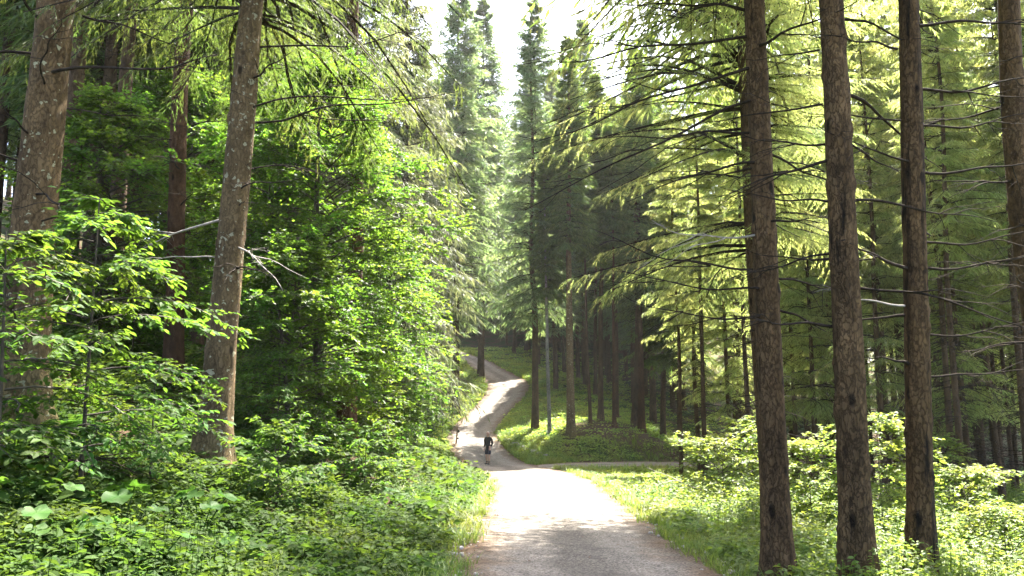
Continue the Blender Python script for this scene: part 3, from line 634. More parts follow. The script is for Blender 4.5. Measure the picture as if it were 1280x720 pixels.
def corridor(x, y, hgt, rad):
    """keeps the sunlit stretch of road free of tree shadows"""
    k = 1/math.tan(SUN_EL)
    for h in np.arange(4, hgt, 2.5):
        sx, sy = x - math.sin(SUN_AZ)*k*h, y - math.cos(SUN_AZ)*k*h
        rr = rad*(1 - h/hgt)**.8
        if 13.5 < sy < 43 and abs(sx - 1.4) < 2.6 + rr: return True
        if 11 < sy < 27 and 2.5 - rr*.7 < sx < 11 + rr*.7: return True
    return False
def stand(n, xr, yr, dmin, kinds, label, group, smin=.85, smax=1.12, edge_min=2.2, seed=0, test=None, cat='tree', sun=True):
    rs = np.random.default_rng(seed); c = 0
    for _ in range(n*40):
        if c >= n: break
        x, y = rs.uniform(*xr), rs.uniform(*yr)
        if edge(x, y) < edge_min or any((x-a)**2 + (y-b)**2 < dmin*dmin for a, b in used): continue
        px = 640 + FPX*x/max(y, 1)
        if px < -90 or px > 1370: continue
        if test and not test(x, y, px): continue
        kd = kinds[rs.integers(len(kinds))]; s = rs.uniform(smin, smax)
        if sun and corridor(x, y, 24*s, 3*s): continue
        used.append((x, y)); c += 1
        tree(kd, 'spruce_tree', label, cat, x=x, y=y, scale=s, group=group, rot=rs.uniform(0, 6.28), tilt=(rs.normal()*.012, rs.normal()*.012))
stand(40, (-34, -7), (16, 40), 2.2, ['dark_a', 'dark_b', 'dark_b'], 'dark spruce in the shady wood up the left slope', 'spruces in the shady wood up the left slope', seed=1, test=lambda x, y, px: px < 420 and (y > 21 or px > 60))
stand(50, (-60, -7), (38, 80), 2.8, ['dark_a', 'dark_b', 'tall_b'], 'distant spruce high on the left slope behind other trunks', 'distant spruces high on the left slope', seed=2, test=lambda x, y, px: px < 560)
stand(14, (-8, -3.8), (44, 84), 2.6, ['tall_b', 'dark_a'], 'spruce on the left bank above the far bend', 'spruces on the left bank above the far bend', seed=3, test=lambda x, y, px: 520 < px < 590, edge_min=2.6)
stand(40, (-14, 22), (78, 128), 2.8, ['dark_b', 'tall_b', 'dark_a'], 'dark distant trunk in the wood where the upper road disappears', 'distant spruces where the upper road disappears', seed=4, test=lambda x, y, px: 540 < px < 860 and not (572 < px < 628 and y < 96), sun=False, smin=.7, smax=.92)
stand(46, (-20, 24), (92, 135), 2.5, ['pale', 'tall_a', 'tall_a'], 'hazy far spruce closing the view above the upper road', 'hazy far spruces above the upper road', seed=14, test=lambda x, y, px: 500 < px < 840 and not (565 < px < 625 and y < 104), sun=False, smin=1.0, smax=1.3)
stand(24, (2.6, 22), (68, 92), 2.5, ['dark_b', 'dark_a', 'tall_b'], 'dark spruce in the close stand behind the bank between the roads', 'spruces behind the bank between the roads', seed=5, test=lambda x, y, px: 655 < px < 880, smin=.85, smax=1.1)
stand(24, (12.2, 30), (21, 38), 1.7, ['pole_d'], 'thin bare-legged spruce in the crowd of poles right of the scarred trunk', 'thin spruces right of the scarred trunk', seed=26, edge_min=4., test=lambda x, y, px: px > 1165, smin=.85, smax=1.2, sun=False)
stand(22, (8, 30), (31, 48), 1.9, ['pole_d', 'pole_b'], 'tall thin spruce seen between the dark trunks on the right', 'tall thin spruces seen between the dark trunks', seed=36, test=lambda x, y, px: 985 < px < 1165, smin=1.0, smax=1.3, sun=False)
stand(40, (6, 30), (17, 48), 1.9, ['pole_a', 'pole_b', 'pole_d', 'pole_b'], 'slender sunlit spruce with dead lower twigs in the right-hand thicket', 'slender spruces of the right-hand thicket', seed=6, edge_min=3.0, test=lambda x, y, px: px > 880 or y > 26, smin=.8, smax=1.15)
stand(44, (10, 52), (50, 95), 2.8, ['pole_a', 'pole_b', 'dark_b'], 'tall spruce deep in the wood beyond the side road', 'tall spruces beyond the side road', seed=7, test=lambda x, y, px: px > 780, smin=1.15, smax=1.5)
stand(8, (26, 50), (24, 48), 3.2, ['pole_b', 'pole_a'], 'spruce deep in the wood past the right-hand thicket', 'spruces past the right-hand thicket', seed=8)

# ------------------------------------------------------------------ undergrowth, weeds, grass
def hit(px, py):
    """where the sight line of a photograph pixel meets the ground"""
    c, s = math.cos(PITCH), math.sin(PITCH); q = (360-py)/FPX
    d = np.array([(px-640)/FPX, c - q*s, s + q*c]); tt = np.arange(1.2, 130, .04)
    P = d[None]*tt[:, None] + np.array([0, 0, EYE]); under = P[:, 2] < gz(P[:, 0], P[:, 1])
    k = int(np.argmax(under)) if under.any() else len(tt)-1
    return P[k, 0], P[k, 1], float(gz(P[k, 0], P[k, 1]))
_o = np.argsort(MAINS[:, 1]); _my, _mx = MAINS[_o, 1], MAINS[_o, 0]
def left_of(x, y): return x < np.interp(y, _my, _mx)
def scatter(n, y0, y1, p0, p1, power=1.):
    u = rnd(n)**power; y = y0*(y1/y0)**u; px = rnd(n, lo=p0, hi=p1); x = (px-640)/FPX*y
    return x, y
def herbs(mb, x, y, m, leaf, hmin, hmax, near=9., grow=24., tilt=.45, spread=.55, mi=0, asp=.62):
    n = len(x); z = gz(x, y); hn = .5 + .5*noise(x*.8, y*.8, 0, 31) + .3*noise(x*2.1, y*2.1, 0, 32)
    h = hmin + (hmax-hmin)*np.clip(hn, 0, 1.2)*rnd(n, lo=.6, hi=1.1)
    h *= np.where((y > 24) & (x < 13) & (x > .5) & (y < 47), np.clip(1 - (y-24)/9, .3, 1), 1)
    az = rnd(n, 1, hi=6.28) + np.arange(m)[None]*2.399; lv = rnd(n, m)
    sc = (1 + y/grow)[:, None]*rnd(n, m, lo=.65, hi=1.25)*leaf*rnd(n, 1, lo=.75, hi=1.25)
    r = sc*spread*rnd(n, m, lo=.2, hi=1.3)
    p = np.stack([x[:, None] + np.cos(az)*r, y[:, None] + np.sin(az)*r, z[:, None] + h[:, None]*(1 - .55*lv*lv)], -1).reshape(-1, 3)
    el = rnd(n, m, lo=-.45, hi=.35); d = np.stack([np.cos(az), np.sin(az), el], -1).reshape(-1, 3)
    nr = unit(rng.normal(size=(n*m, 3))*tilt + np.array([0, 0, 1.])); sc = sc.ravel()
    kn = np.repeat(y < near, m)
    if kn.any(): leaves(mb, p[kn], d[kn], nr[kn], sc[kn], sc[kn]*asp, mi)
    if (~kn).any(): kn = ~kn; rhombs(mb, p[kn], d[kn], nr[kn], sc[kn]*1.1, sc[kn]*asp*1.15, mi, .1)
def stalks(mb, x, y, hmin, hmax, leaf, pairs=8, near=9., grow=30., mi=0):
    n = len(x); z = gz(x, y); h = hmin + (hmax-hmin)*np.clip(.5+.6*noise(x*.6, y*.6, 0, 35), .0, 1.2)*rnd(n, lo=.6, hi=1.15)
    h *= np.clip(.45 + edge(x, y)*.35, .4, 1.)
    h *= np.where((y > 24) & (x < 13) & (x > .5) & (y < 47), np.clip(1 - (y-24)/9, .28, 1), 1)
    lean = rng.normal(size=(n, 2))*.12
    k = (np.arange(pairs)+.6)/pairs; v = np.repeat(k, 2)[None].repeat(n, 0) + rnd(n, pairs*2, lo=-.05, hi=.05)
    az = rnd(n, 1, hi=6.28) + (np.arange(pairs*2)*math.pi + np.repeat(np.arange(pairs), 2)*1.57)[None] + rnd(n, pairs*2, lo=-.4, hi=.4)
    p = np.stack([x[:, None] + lean[:, :1]*h[:, None]*v, y[:, None] + lean[:, 1:]*h[:, None]*v, z[:, None] + h[:, None]*v], -1)
    sc = ((1 + y/grow)*leaf)[:, None]*rnd(n, pairs*2, lo=.6, hi=1.2)*(1.15 - .55*v)
    d = np.stack([np.cos(az), np.sin(az), rnd(n, pairs*2, lo=-.5, hi=.5)], -1).reshape(-1, 3)
    nr = unit(rng.normal(size=(len(d), 3))*.35 + np.array([0, 0, 1.])); q = p.reshape(-1, 3); sc = sc.ravel(); kn = np.repeat(y < near, pairs*2)
    if kn.any(): leaves(mb, q[kn], d[kn], nr[kn], sc[kn], sc[kn]*.5, mi)
    kn = ~kn
    if kn.any(): rhombs(mb, q[kn], d[kn], nr[kn], sc[kn]*1.1, sc[kn]*.55, mi, .1)
    us = np.array([0, .5, 1.]); S = np.stack([x[:, None] + lean[:, :1]*h[:, None]*us, y[:, None] + lean[:, 1:]*h[:, None]*us, z[:, None] + h[:, None]*us - .03], -1)
    tubes(mb, S, (.0035*(1+y/30))[:, None]*np.array([1, .8, .4])[None], 3, mi)

# low leafy cover of the left slope
mb = MB()
x, y = scatter(30000, 2.0, 46, -330, 700); e = edge(x, y)
patch = noise(x*.35, y*.35, 0, 40)
kp = left_of(x, y) & (e > .12) & (rnd(len(x)) < np.clip(.95 + .5*patch - .035*np.clip(e-6, 0, 20), .15, 1))
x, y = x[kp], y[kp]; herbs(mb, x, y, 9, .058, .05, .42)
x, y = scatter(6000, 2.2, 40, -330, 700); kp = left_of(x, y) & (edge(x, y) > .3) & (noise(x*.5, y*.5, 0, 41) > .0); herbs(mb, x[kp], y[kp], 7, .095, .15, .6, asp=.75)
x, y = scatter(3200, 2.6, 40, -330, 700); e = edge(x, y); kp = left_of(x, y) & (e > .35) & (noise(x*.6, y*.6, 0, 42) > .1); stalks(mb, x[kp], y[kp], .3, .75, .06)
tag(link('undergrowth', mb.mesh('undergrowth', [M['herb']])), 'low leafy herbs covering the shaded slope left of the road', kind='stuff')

# sunlit weeds on the right
mb = MB()
x, y = scatter(15000, 5.0, 47, 640, 1560, .85); e = edge(x, y)
kp = ~left_of(x, y) & (e > .25) & (rnd(len(x)) < np.clip(.9 + .6*noise(x*.4, y*.4, 0, 43) - .02*np.clip(e-9, 0, 30), .2, 1))
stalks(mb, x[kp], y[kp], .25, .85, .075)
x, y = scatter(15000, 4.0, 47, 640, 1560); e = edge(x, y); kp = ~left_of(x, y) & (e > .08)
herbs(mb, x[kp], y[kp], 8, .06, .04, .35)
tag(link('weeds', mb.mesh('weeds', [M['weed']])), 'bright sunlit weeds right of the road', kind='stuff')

# cover of the far banks
mb = MB()
x, y = scatter(26000, 40, 100, 520, 900); e = edge(x, y); bare = (np.hypot((x-7.2)/4.2, (y-50.5)/2.6) < 1) & (rnd(len(x)) < .85)
kp = (e > .1) & ~bare & (rnd(len(x)) < np.clip(1.25 - .09*e, .12, 1)); x, y = x[kp], y[kp]
herbs(mb, x, y, 9, .075, .03, .42, grow=60., spread=1.3)
x, y = scatter(5000, 42, 95, 500, 800); e = edge(x, y); kp = (e > .5) & (e < 5) & left_of(x, y); stalks(mb, x[kp], y[kp], .3, 1.0, .07, grow=50.)
tag(link('bank_herbs', mb.mesh('bank_herbs', [M['weed']])), 'grassy herbs on the banks around the far bends', kind='stuff')

# grass along the verges
mb = MB()
def grass(n, path, y0, y1, s0, s1, L, Wd, nb=7):
    P = spline(path, 40); P = P[(P[:, 1] > y0) & (P[:, 1] < y1)]; wt = 1/np.clip(P[:, 1], 3, 80); idx = rng.choice(len(P), n, p=wt/wt.sum())
    sd = rng.choice([-1, 1], n); o = P[idx, 3] + rnd(n, lo=0, hi=1)**1.7*(s1-s0) + s0
    t = unit(P[np.minimum(idx+1, len(P)-1), :2] - P[idx-1, :2])
    x = P[idx, 0] + t[:, 1]*o*sd + rng.normal(size=n)*.1; y = P[idx, 1] - t[:, 0]*o*sd + rng.normal(size=n)*.3
    kp = edge(x, y) > -.2 + .3*noise(x*1.2, y*1.2, 0, 66); x, y = x[kp], y[kp]; n = len(x)
    bx = np.repeat(x, nb) + rng.normal(size=n*nb)*.05; by = np.repeat(y, nb) + rng.normal(size=n*nb)*.05; bz = gz(bx, by) - .01
    az = rnd(n*nb, hi=6.28); l = L*rnd(n*nb, lo=.5, hi=1.3)*np.repeat(rnd(n, lo=.6, hi=1.3), nb); w = Wd*(1 + by/14)
    d = np.stack([np.cos(az)*.4, np.sin(az)*.4, np.ones(n*nb)], -1); nr = np.stack([-np.sin(az), np.cos(az), 0*az], -1)
    side = nr*w[:, None]; b = np.stack([bx, by, bz], -1); mid = b + d*(l*.55)[:, None]; tip = b + d*l[:, None] + np.stack([np.cos(az), np.sin(az), 0*az - .35], -1)*(l*.35)[:, None]
    V = np.stack([b-side*.5, b+side*.5, mid+side*.4, tip, mid-side*.4], 1); i = (np.arange(n*nb)*5)[:, None]
    mb.add(V.reshape(-1, 3), np.concatenate([i + np.array([[0, 1, 2, 4]])])); mb.f.append((i + np.array([[4, 2, 3]]) + mb.n - len(V)*5, 0))
grass(5600, MAIN, 3, 48, -.22, 1.5, .24, .006); grass(3500, MAIN, 42, 98, -.05, 2.5, .4, .006); grass(1500, SIDE, 40, 50, 0, 1.3, .3, .006)
tag(link('grass', mb.mesh('grass', [M['grass']])), 'grass blades fringing the road edges', kind='stuff')

# fallen leaves and twigs on the forest floor
mb = MB()
x, y = scatter(11000, 2.5, 45, -330, 1500); kp = (edge(x, y) > -.45) | (rnd(len(x)) < .12); x, y = x[kp], y[kp]; n = len(x); az = rnd(n, hi=6.28)
rhombs(mb, np.stack([x, y, gz(x, y) + .05*(edge(x, y) < 0) + .02], -1), np.stack([np.cos(az), np.sin(az), rng.normal(size=n)*.2], -1), unit(rng.normal(size=(n, 3))*.3 + np.array([0, 0, 1.])), .06*rnd(n, lo=.6, hi=1.2), .035)
tag(link('leaf_litter', mb.mesh('leaf_litter', [M['litter']])), 'brown fallen leaves on the forest floor', kind='stuff')

# loose stones along the road edges
def rock_mesh(name, seed, r=1., n=10):
    mb = MB(); th = np.linspace(0, math.pi, n)[:, None]; ph = np.arange(12)[None]*2*math.pi/12
    d = np.stack([np.sin(th)*np.cos(ph), np.sin(th)*np.sin(ph), np.cos(th)*np.ones_like(ph)], -1)
    f = 1 + .35*noise(d[..., 0]*1.3+seed*7, d[..., 1]*1.3, d[..., 2]*1.3, 50) + .12*noise(d[..., 0]*3+seed*3, d[..., 1]*3, d[..., 2]*3, 51)
    V = np.clip(d*f[..., None], -.92, .92)*np.array([1, .8, .6])*r
    i = np.arange(n-1)[:, None]*12; j = np.arange(12)[None]; j2 = (j+1) % 12
    mb.add(V, np.stack([i+j, i+12+j, i+12+j2, i+j2], -1).reshape(-1, 4)); return mb
mb = MB(); src = [rock_mesh('s', k, n=6) for k in range(4)]
P = spline(MAIN, 40); P = P[(P[:, 1] > 5) & (P[:, 1] < 40)]
for q in range(620):
    p = P[rng.integers(len(P))] if q % 3 else P[rng.integers(len(P)//3)]
    sd = -1 if rng.random() < .75 else 1; xx = p[0] + sd*(p[3] - abs(rng.normal())*.22 + .05); yy = p[1] + rng.normal()*.1; s = .012 + .03*rng.random()**3
    a = rng.random()*6.28; v = src[q % 4].v[0]; v = np.stack([v[:, 0]*math.cos(a)-v[:, 1]*math.sin(a), v[:, 0]*math.sin(a)+v[:, 1]*math.cos(a), v[:, 2]], -1)*s
    mb.add(v + np.array([xx, yy, float(gz(xx, yy)) + .07]), src[q % 4].f[0][0])
tag(link('gravel', mb.mesh('gravel', [M['stone']])), 'loose pebbles scattered along the road edge', kind='stuff')
rk = [rock_mesh('stone', k+9).mesh('stone', [M['stone']]) for k in range(4)]
for q, (px, py, s) in enumerate([(625,542,.2),(629,546,.26),(633,548,.2),(636,552,.28),(641,553,.22),(645,557,.3),(650,558,.22),(655,561,.27),(661,563,.2),(667,566,.24),(674,568,.18),(681,571,.2)]):
    x, y, z = hit(px, py); o = link('stone', rk[q % 4], None, (x, y, z+.05)); o.rotation_euler = (0, 0, q*1.9); o.scale = (s,)*3
    tag(o, 'grey stone in the row edging the grassy bank at the junction', 'stone', 'stones edging the bank at the junction')

# ferns
def fern_mesh(seed, nf=9, L=.55):
    mb = MB(); rs = np.random.default_rng(seed)
    for k in range(nf):
        az = k*6.283/nf + rs.uniform(-.3, .3); l = L*rs.uniform(.7, 1.15); n = 22; u = np.linspace(.0, 1, n)
        h = l*(.85*u); z = l*(1.0*u - .75*u*u)
        c, s = math.cos(az), math.sin(az); P = np.stack([c*h, s*h, z], -1)
        tube(mb, P, .004*(1.1-u), 3)
        T = unit(np.gradient(P, axis=0)); sd = np.array([-s, c, 0]); w = .30*l*np.sin(np.clip(u*.9+.13, 0, 1)*math.pi)**.8*(1-u*.45)
        for g in (-1, 1):
            q = slice(3, n); d = T[q]*.45 + sd*g + np.array([0, 0, -.12]); up = np.cross(T[q], sd*1.0); up[up[:, 2] < 0] *= -1
            rhombs(mb, P[q], d, up, w[q], np.full(n-3, l*.055), 0, .05, .35)
    return mb.mesh('fern', [M['fern']])
FR = [fern_mesh(s, nf, L) for s, nf, L in ((1, 9, .55), (2, 11, .65), (3, 7, .48), (4, 10, .6))]
def fern(x, y, label, group=None, s=1., q=0):
    o = link('fern', FR[q % 4], None, (x, y, float(gz(x, y)) + .02)); o.rotation_euler = (random.uniform(-.15, .15), random.uniform(-.15, .15), q*2.1); o.scale = (s,)*3
    tag(o, label, 'fern', group)
for q, (px, py, s, lab) in enumerate([(155, 600, 1.0, 'feathery fern at the foot of the sapling on the left'), (60, 560, 1.0, 'shaded fern below the big lichen-spotted trunk'), (215, 560, .9, 'fern just left of the mottled trunk\'s foot')]):
    x, y, z = hit(px, py); fern(x, y, lab, None, s*1.1, q)
c = 0
for q in range(400):
    px, yy = rng.uniform(-150, 560), rng.uniform(4.5, 19); xx = (px-640)/FPX*yy
    if edge(xx, yy) < 1.2 or not left_of(xx, yy) or noise(xx*.4, yy*.4, 0, 60) < -.1: continue
    fern(xx, yy, 'green fern among the low herbs of the left slope', 'ferns among the herbs of the left slope', rng.uniform(.6, 1.05), q); c += 1
    if c >= 46: break
c = 0
for q in range(200):
    px, yy = rng.uniform(930, 1330), rng.uniform(6.5, 17); xx = (px-640)/FPX*yy
    if edge(xx, yy) < .5: continue
    fern(xx, yy, 'fern among the sunlit weeds right of the road', 'ferns among the sunlit weeds', rng.uniform(.6, 1.), q); c += 1
    if c >= 14: break

# butterbur: large rounded leaves, bottom left
def big_leaf(mb, p, az, Rl, tilt, seed):
    n, rg = 20, 4; th = (np.arange(n)+.5)/n*2*math.pi; V = [np.zeros(3)]
    for r in np.arange(1, rg+1)/rg:
        ed = 1 - .38*np.exp(-((np.abs(th-math.pi))/.42)**2); ed = ed*(1 + .04*np.sin(th*9+seed)) + .12*np.cos(th)
        rr = Rl*r*ed; V += list(np.stack([rr*np.cos(th), rr*np.sin(th)*.95, Rl*(.12*r*r*np.sin(th*4+seed) + .10*r*r - .16*r*r*np.cos(th)) + Rl*.05*np.sin(th*9)*r], -1))
    V = np.array(V); ct, st = math.cos(tilt), math.sin(tilt); V = np.stack([V[:, 0]*ct + V[:, 2]*st, V[:, 1], -V[:, 0]*st + V[:, 2]*ct], -1)
    V = np.stack([V[:, 0]*math.cos(az) - V[:, 1]*math.sin(az), V[:, 0]*math.sin(az) + V[:, 1]*math.cos(az), V[:, 2]], -1) + p
    F3 = np.array([[0, 1+j, 1+(j+1) % n] for j in range(n)]); F4 = np.array([[1+k*n+j, 1+(k+1)*n+j, 1+(k+1)*n+(j+1) % n, 1+k*n+(j+1) % n] for k in range(rg-1) for j in range(n)])
    mb.add(V, F4); mb.f.append((F3 + mb.n - len(V), 0))
def butterbur(seed):
    mb = MB(); rs = np.random.default_rng(seed)
    for k in range(rs.integers(4, 7)):
        az = k*2.4 + rs.uniform(-.4, .4); h = rs.uniform(.16, .42); o = rs.uniform(.08, .26); p = np.array([math.cos(az)*o, math.sin(az)*o, h])
        u = np.linspace(0, 1, 6)[:, None]; tube(mb, np.concatenate([p[None, :2]*u**1.5, p[2]*u], 1), np.full(6, .005), 5); big_leaf(mb, p, az, rs.uniform(.06, .105), rs.uniform(.0, .45), rs.uniform(0, 6))
    return mb.mesh('butterbur', [M['butter']], True)
BB = [butterbur(s) for s in (3, 4, 5)]
for q, (px, py) in enumerate([(15, 560), (60, 585), (15, 620), (70, 640), (120, 690), (30, 690), (95, 610), (150, 655), (210, 700), (-30, 650), (-40, 590), (165, 735), (70, 740), (250, 650), (300, 690)]):
    x, y, z = hit(px, py+35); o = link('butterbur', BB[q % 3], None, (x, y, z)); o.rotation_euler = (0, 0, q*1.3); o.scale = (1.0 + .15*math.sin(q*3),)*3
    tag(o, 'large rounded butterbur leaves in the bottom left corner of the slope', 'plant', 'butterbur plants in the bottom left corner')

# saplings and shrubs
for key, m_, prm in (('sap_a', 'sapling', dict(H=3.1, cb=.5, Rr=1.45, B=28, K=9, S=2, Mv=8, leaf=.07, near_leaf=True, up=.35, tw=.34, tilt=.3, stemr=.011)),
                     ('sap_b', 'sapling', dict(H=2.3, cb=.35, Rr=1.15, B=24, K=8, S=2, Mv=8, leaf=.066, near_leaf=True, up=.35, tw=.3, tilt=.3, stemr=.010)),
                     ('shrub_a', 'sapling', dict(H=1.5, cb=.12, Rr=.95, B=26, K=6, S=2, Mv=7, leaf=.09, near_leaf=True, up=1.0, tw=.3, tilt=.4, stemr=.009)),
                     ('shrub_b', 'weed', dict(H=1.7, cb=.1, Rr=1.2, B=34, K=7, S=2, Mv=8, leaf=.085, up=.9, tw=.34, tilt=.4, stemr=.009)),
                     ('shrub_c', 'weed', dict(H=2.6, cb=.25, Rr=1.3, B=34, K=8, S=2, Mv=8, leaf=.095, up=.5, tw=.4, tilt=.35, stemr=.011))):
    KIND[key] = (trunk_mesh('trunk', .022 if 'sap' in key else .016, prm['H']*.88, M['smooth'], sides=8, rings=20, seed=len(key)+int(prm['H']*10), bend=.22, top=.2, flare=.3), broad_crown(mat_=M[m_], wood=M['smooth'], **prm))
def plant(kind, name, label, cat, px, py=None, y=None, scale=1., rot=0., group=None):
    if y is None: x, y, z = hit(px, py)
    else: x, y, z = at(px, y)
    t = thing(name, label, cat, (x, y, z), rot, scale, group); a, b = KIND[kind]; link('trunk' if 'sap' in kind else 'stem', a, t); link('crown' if 'sap' in kind else 'foliage', b, t)
plant('sap_a', 'beech_sapling', 'leafy beech sapling with a thin dark stem, on the left', 'sapling', 98, y=7.0, rot=.3)
plant('sap_b', 'beech_sapling', 'leafy sapling cut by the left edge before the big trunk', 'sapling', -10, y=6.0, rot=2.3, scale=1.05)
plant('sap_b', 'beech_sapling', 'low leafy sapling between the left sapling and the mottled trunk', 'sapling', 186, y=8.6, rot=4.0, scale=.72)
plant('sap_a', 'beech_sapling', 'shaded sapling behind the dark reddish trunk\'s foot', 'sapling', 165, y=17.5, rot=1.0)
plant('sap_a', 'beech_sapling', 'sapling in shade just right of the mottled trunk', 'sapling', 345, y=13.5, rot=5.0, scale=.75)
plant('shrub_a', 'elder_shrub', 'large-leaved elder shrub right of the mottled trunk\'s foot', 'shrub', 346, y=9.8, rot=.6, scale=.78)
plant('shrub_a', 'elder_shrub', 'small shrub among herbs beneath the large beech', 'shrub', 455, y=14.0, rot=2.6, scale=.9)
plant('shrub_c', 'leafy_shrub', 'tall leafy shrub on the bank beneath the smaller beeches', 'shrub', 470, y=26, rot=1.6)
plant('shrub_b', 'leafy_shrub', 'bushy shrub overhanging the left bank before the signposts', 'shrub', 490, y=38, rot=.6)
for q, (kd, px, y, s, lab) in enumerate([('shrub_b', 905, 19, 1.0, 'pale sunlit shrub where the weeds meet the side road\'s wood'), ('shrub_c', 925, 24, 1.0, 'tall pale shrub left of the first dark trunk'), ('shrub_b', 880, 26, .8, 'low sunlit bush nearest the side road\'s end'),
        ('shrub_b', 1015, 15, 1.0, 'bright bush between the first and second dark trunks'), ('shrub_c', 1105, 14, .9, 'bright bush between the second and third dark trunks'), ('shrub_b', 1215, 13, .8, 'low broad-leaved bush right of the black-scarred trunk'),
        ('shrub_b', 1262, 9.5, .6, 'small dark-stemmed bush at the lower right edge'), ('shrub_c', 960, 31, 1.0, 'pale bush deep behind the first dark trunk'), ('shrub_c', 1180, 22, .9, 'sunlit bush in the thicket behind the scarred trunk')]):
    plant(kd, 'leafy_shrub', lab, 'shrub', px, y=y, scale=s, rot=q*1.7)

# ------------------------------------------------------------------ stumps, fallen wood, dry stalk
def stump(px, py, r, h, label, seed, m='bark'):
    x, y, z = hit(px, py); mb = MB(); n = 20; th = np.arange(n)*2*math.pi/n; zz = np.linspace(-.15, 1, 10)
    rad = r*(1 + .5*np.exp(-np.clip(zz, 0, None)*5))[:, None]*(1 + .18*noise(np.cos(th)*2+seed, np.sin(th)*2, zz[:, None]*1.5, 70)); top = h*(.75 + .35*noise(np.cos(th)*2.5+seed, np.sin(th)*2.5, 0, 71))
    V = np.stack([rad*np.cos(th), rad*np.sin(th), zz[:, None]*np.where(zz[:, None] > 0, top[None], h)], -1); i = np.arange(9)[:, None]*n; j = np.arange(n)[None]; j2 = (j+1) % n
    mb.add(V, np.stack([i+j, i+j2, i+n+j2, i+n+j], -1).reshape(-1, 4))
    mb.add(np.concatenate([V[-1], [[0, 0, h*.5]]]), np.array([[j, (j+1) % n, n] for j in range(n)]), 0)
    o = link('tree_stump', mb.mesh('tree_stump', [M[m]], True), None, (x, y, z)); tag(o, label, 'stump')
stump(490, 652, .13, .34, 'dark rotten stump among herbs on the left slope', 2)
stump(577, 592, .16, .55, 'brown broken stump in the sunlit grass before the signposts', 5)
def fallen(px, py, az, L, r, label, seed, m='twig_pale', lift=.08, rise=.05):
    x, y, z = hit(px, py); o = link('fallen_branch', dead_branch((0, 0, lift), R(az), L, rise, r, .02, 5, seed, m), None, (x, y, z)); tag(o, label, 'branch')
fallen(905, 600, 160, 2.6, .022, 'bleached dead branch jutting from the weeds by the side road', 81, lift=.5, rise=.22)
fallen(925, 640, 150, 2.2, .018, 'thin bleached dead branch low in the sunlit weeds', 82, lift=.3, rise=.2)
fallen(735, 563, 25, 3.4, .05, 'dead branch lying on the bare soil of the bank', 83, 'twig', .15, -.06)
fallen(690, 552, 10, 3.0, .05, 'dead branch lying at the foot of the whitish trunk', 84, 'twig', .12, -.08)
fallen(30, 610, -10, 1.1, .012, 'brown dead branch lying among ferns on the left', 85, 'twig', .25, -.05)
mb = MB(); tube(mb, [(-.10, 0, 0), (-.05, .01, .12), (.0, .02, .25)], np.array([.005, .0045, .004]), 6); tube(mb, [(.0, .02, .25), (.04, .01, .14), (.10, 0, -.02)], np.array([.004, .004, .0035]), 6)
x, y, z = hit(58, 740); tag(link('dry_stalk', mb.mesh('dry_stalk', [M['litter']]), None, (x, y, z+.05)), 'dry brown stalk snapped into a peak, bottom left', 'stalk')

# ------------------------------------------------------------------ signposts and the walker
def boxm(mb, c, s, m=0, bev=.0):
    c = np.array(c); s = np.array(s)/2; V = np.array([[a, b, d] for a in (-1, 1) for b in (-1, 1) for d in (-1, 1)])*s + c
    mb.add(V, np.array([[0, 1, 3, 2], [4, 6, 7, 5], [0, 4, 5, 1], [2, 3, 7, 6], [0, 2, 6, 4], [1, 5, 7, 3]]), m)
PW = plain_mat('weathered_wood', (.24, .15, .09), var=.35, scale=14.); PD = plain_mat('dark_metal', (.05, .055, .06), rough=.5); PB = plain_mat('grey_blue_board', (.13, .16, .20), rough=.5, var=.15)
PC = plain_mat('pinkish_paint', (.62, .42, .36), var=.15); BK = plain_mat('black_plate', (.015, .015, .016), rough=.5)
x, y, z = hit(570, 556)
t = thing('signpost', 'leaning wooden post with a pale top and black marker plates', 'signpost', (x, y, z), 0, 1, None, (.07, 0))
mb = MB(); tube(mb, [(0, 0, -.2), (0.01, 0, .5), (0, 0, 1.12)], np.array([.052, .048, .045]), 12); link('post', mb.mesh('post', [PW], True), t)
mb = MB(); tube(mb, [(0, 0, 1.12), (0, 0, 1.16), (0, 0, 1.27), (0, 0, 1.285)], np.array([.05, .066, .066, .05]), 12); boxm(mb, (0, 0, 1.28), (.08, .08, .02)); link('cap', mb.mesh('cap', [PC], True), t)
for zz, w_, rz in ((.90, .12, .25), (.78, .15, -.2), (.36, .17, -.45)):
    mb = MB(); v = np.array([[.04, -.02, -.045], [w_*.75, -.02, -.045], [w_+.06, -.02, 0], [w_*.75, -.02, .045], [.04, -.02, .045]]); v2 = v + np.array([0, .018, 0]); n = 5
    mb.add(np.concatenate([v, v2]), np.array([[i, (i+1) % n, (i+1) % n + n, i+n] for i in range(n)])); mb.f.append((np.array([[4, 3, 2, 1, 0]]) + mb.n-10, 0)); mb.f.append((np.array([[5, 6, 7, 8, 9]]) + mb.n-10, 0))
    o = link('marker_plate', mb.mesh('marker_plate', [BK]), t); o.location = (0, -.04, zz); o.rotation_euler = (0, rz, 0)
x, y, z = hit(553, 548)
t = thing('signpost', 'thin dark metal post carrying a small grey board', 'signpost', (x, y, z))
mb = MB(); tube(mb, [(0, 0, -.2), (0, 0, .8), (0, 0, 1.62)], np.array([.03, .03, .03]), 10); link('post', mb.mesh('post', [PD], True), t)
mb = MB(); boxm(mb, (.04, -.045, 1.42), (.46, .02, .34)); bo = link('board', mb.mesh('board', [PB]), t)
mb = MB()
for c, s in (((.04, -.045, 1.6), (.5, .032, .025)), ((.04, -.045, 1.24), (.5, .032, .025)), ((-.2, -.045, 1.42), (.025, .034, .37)), ((.28, -.045, 1.42), (.025, .034, .37))): boxm(mb, c, s)
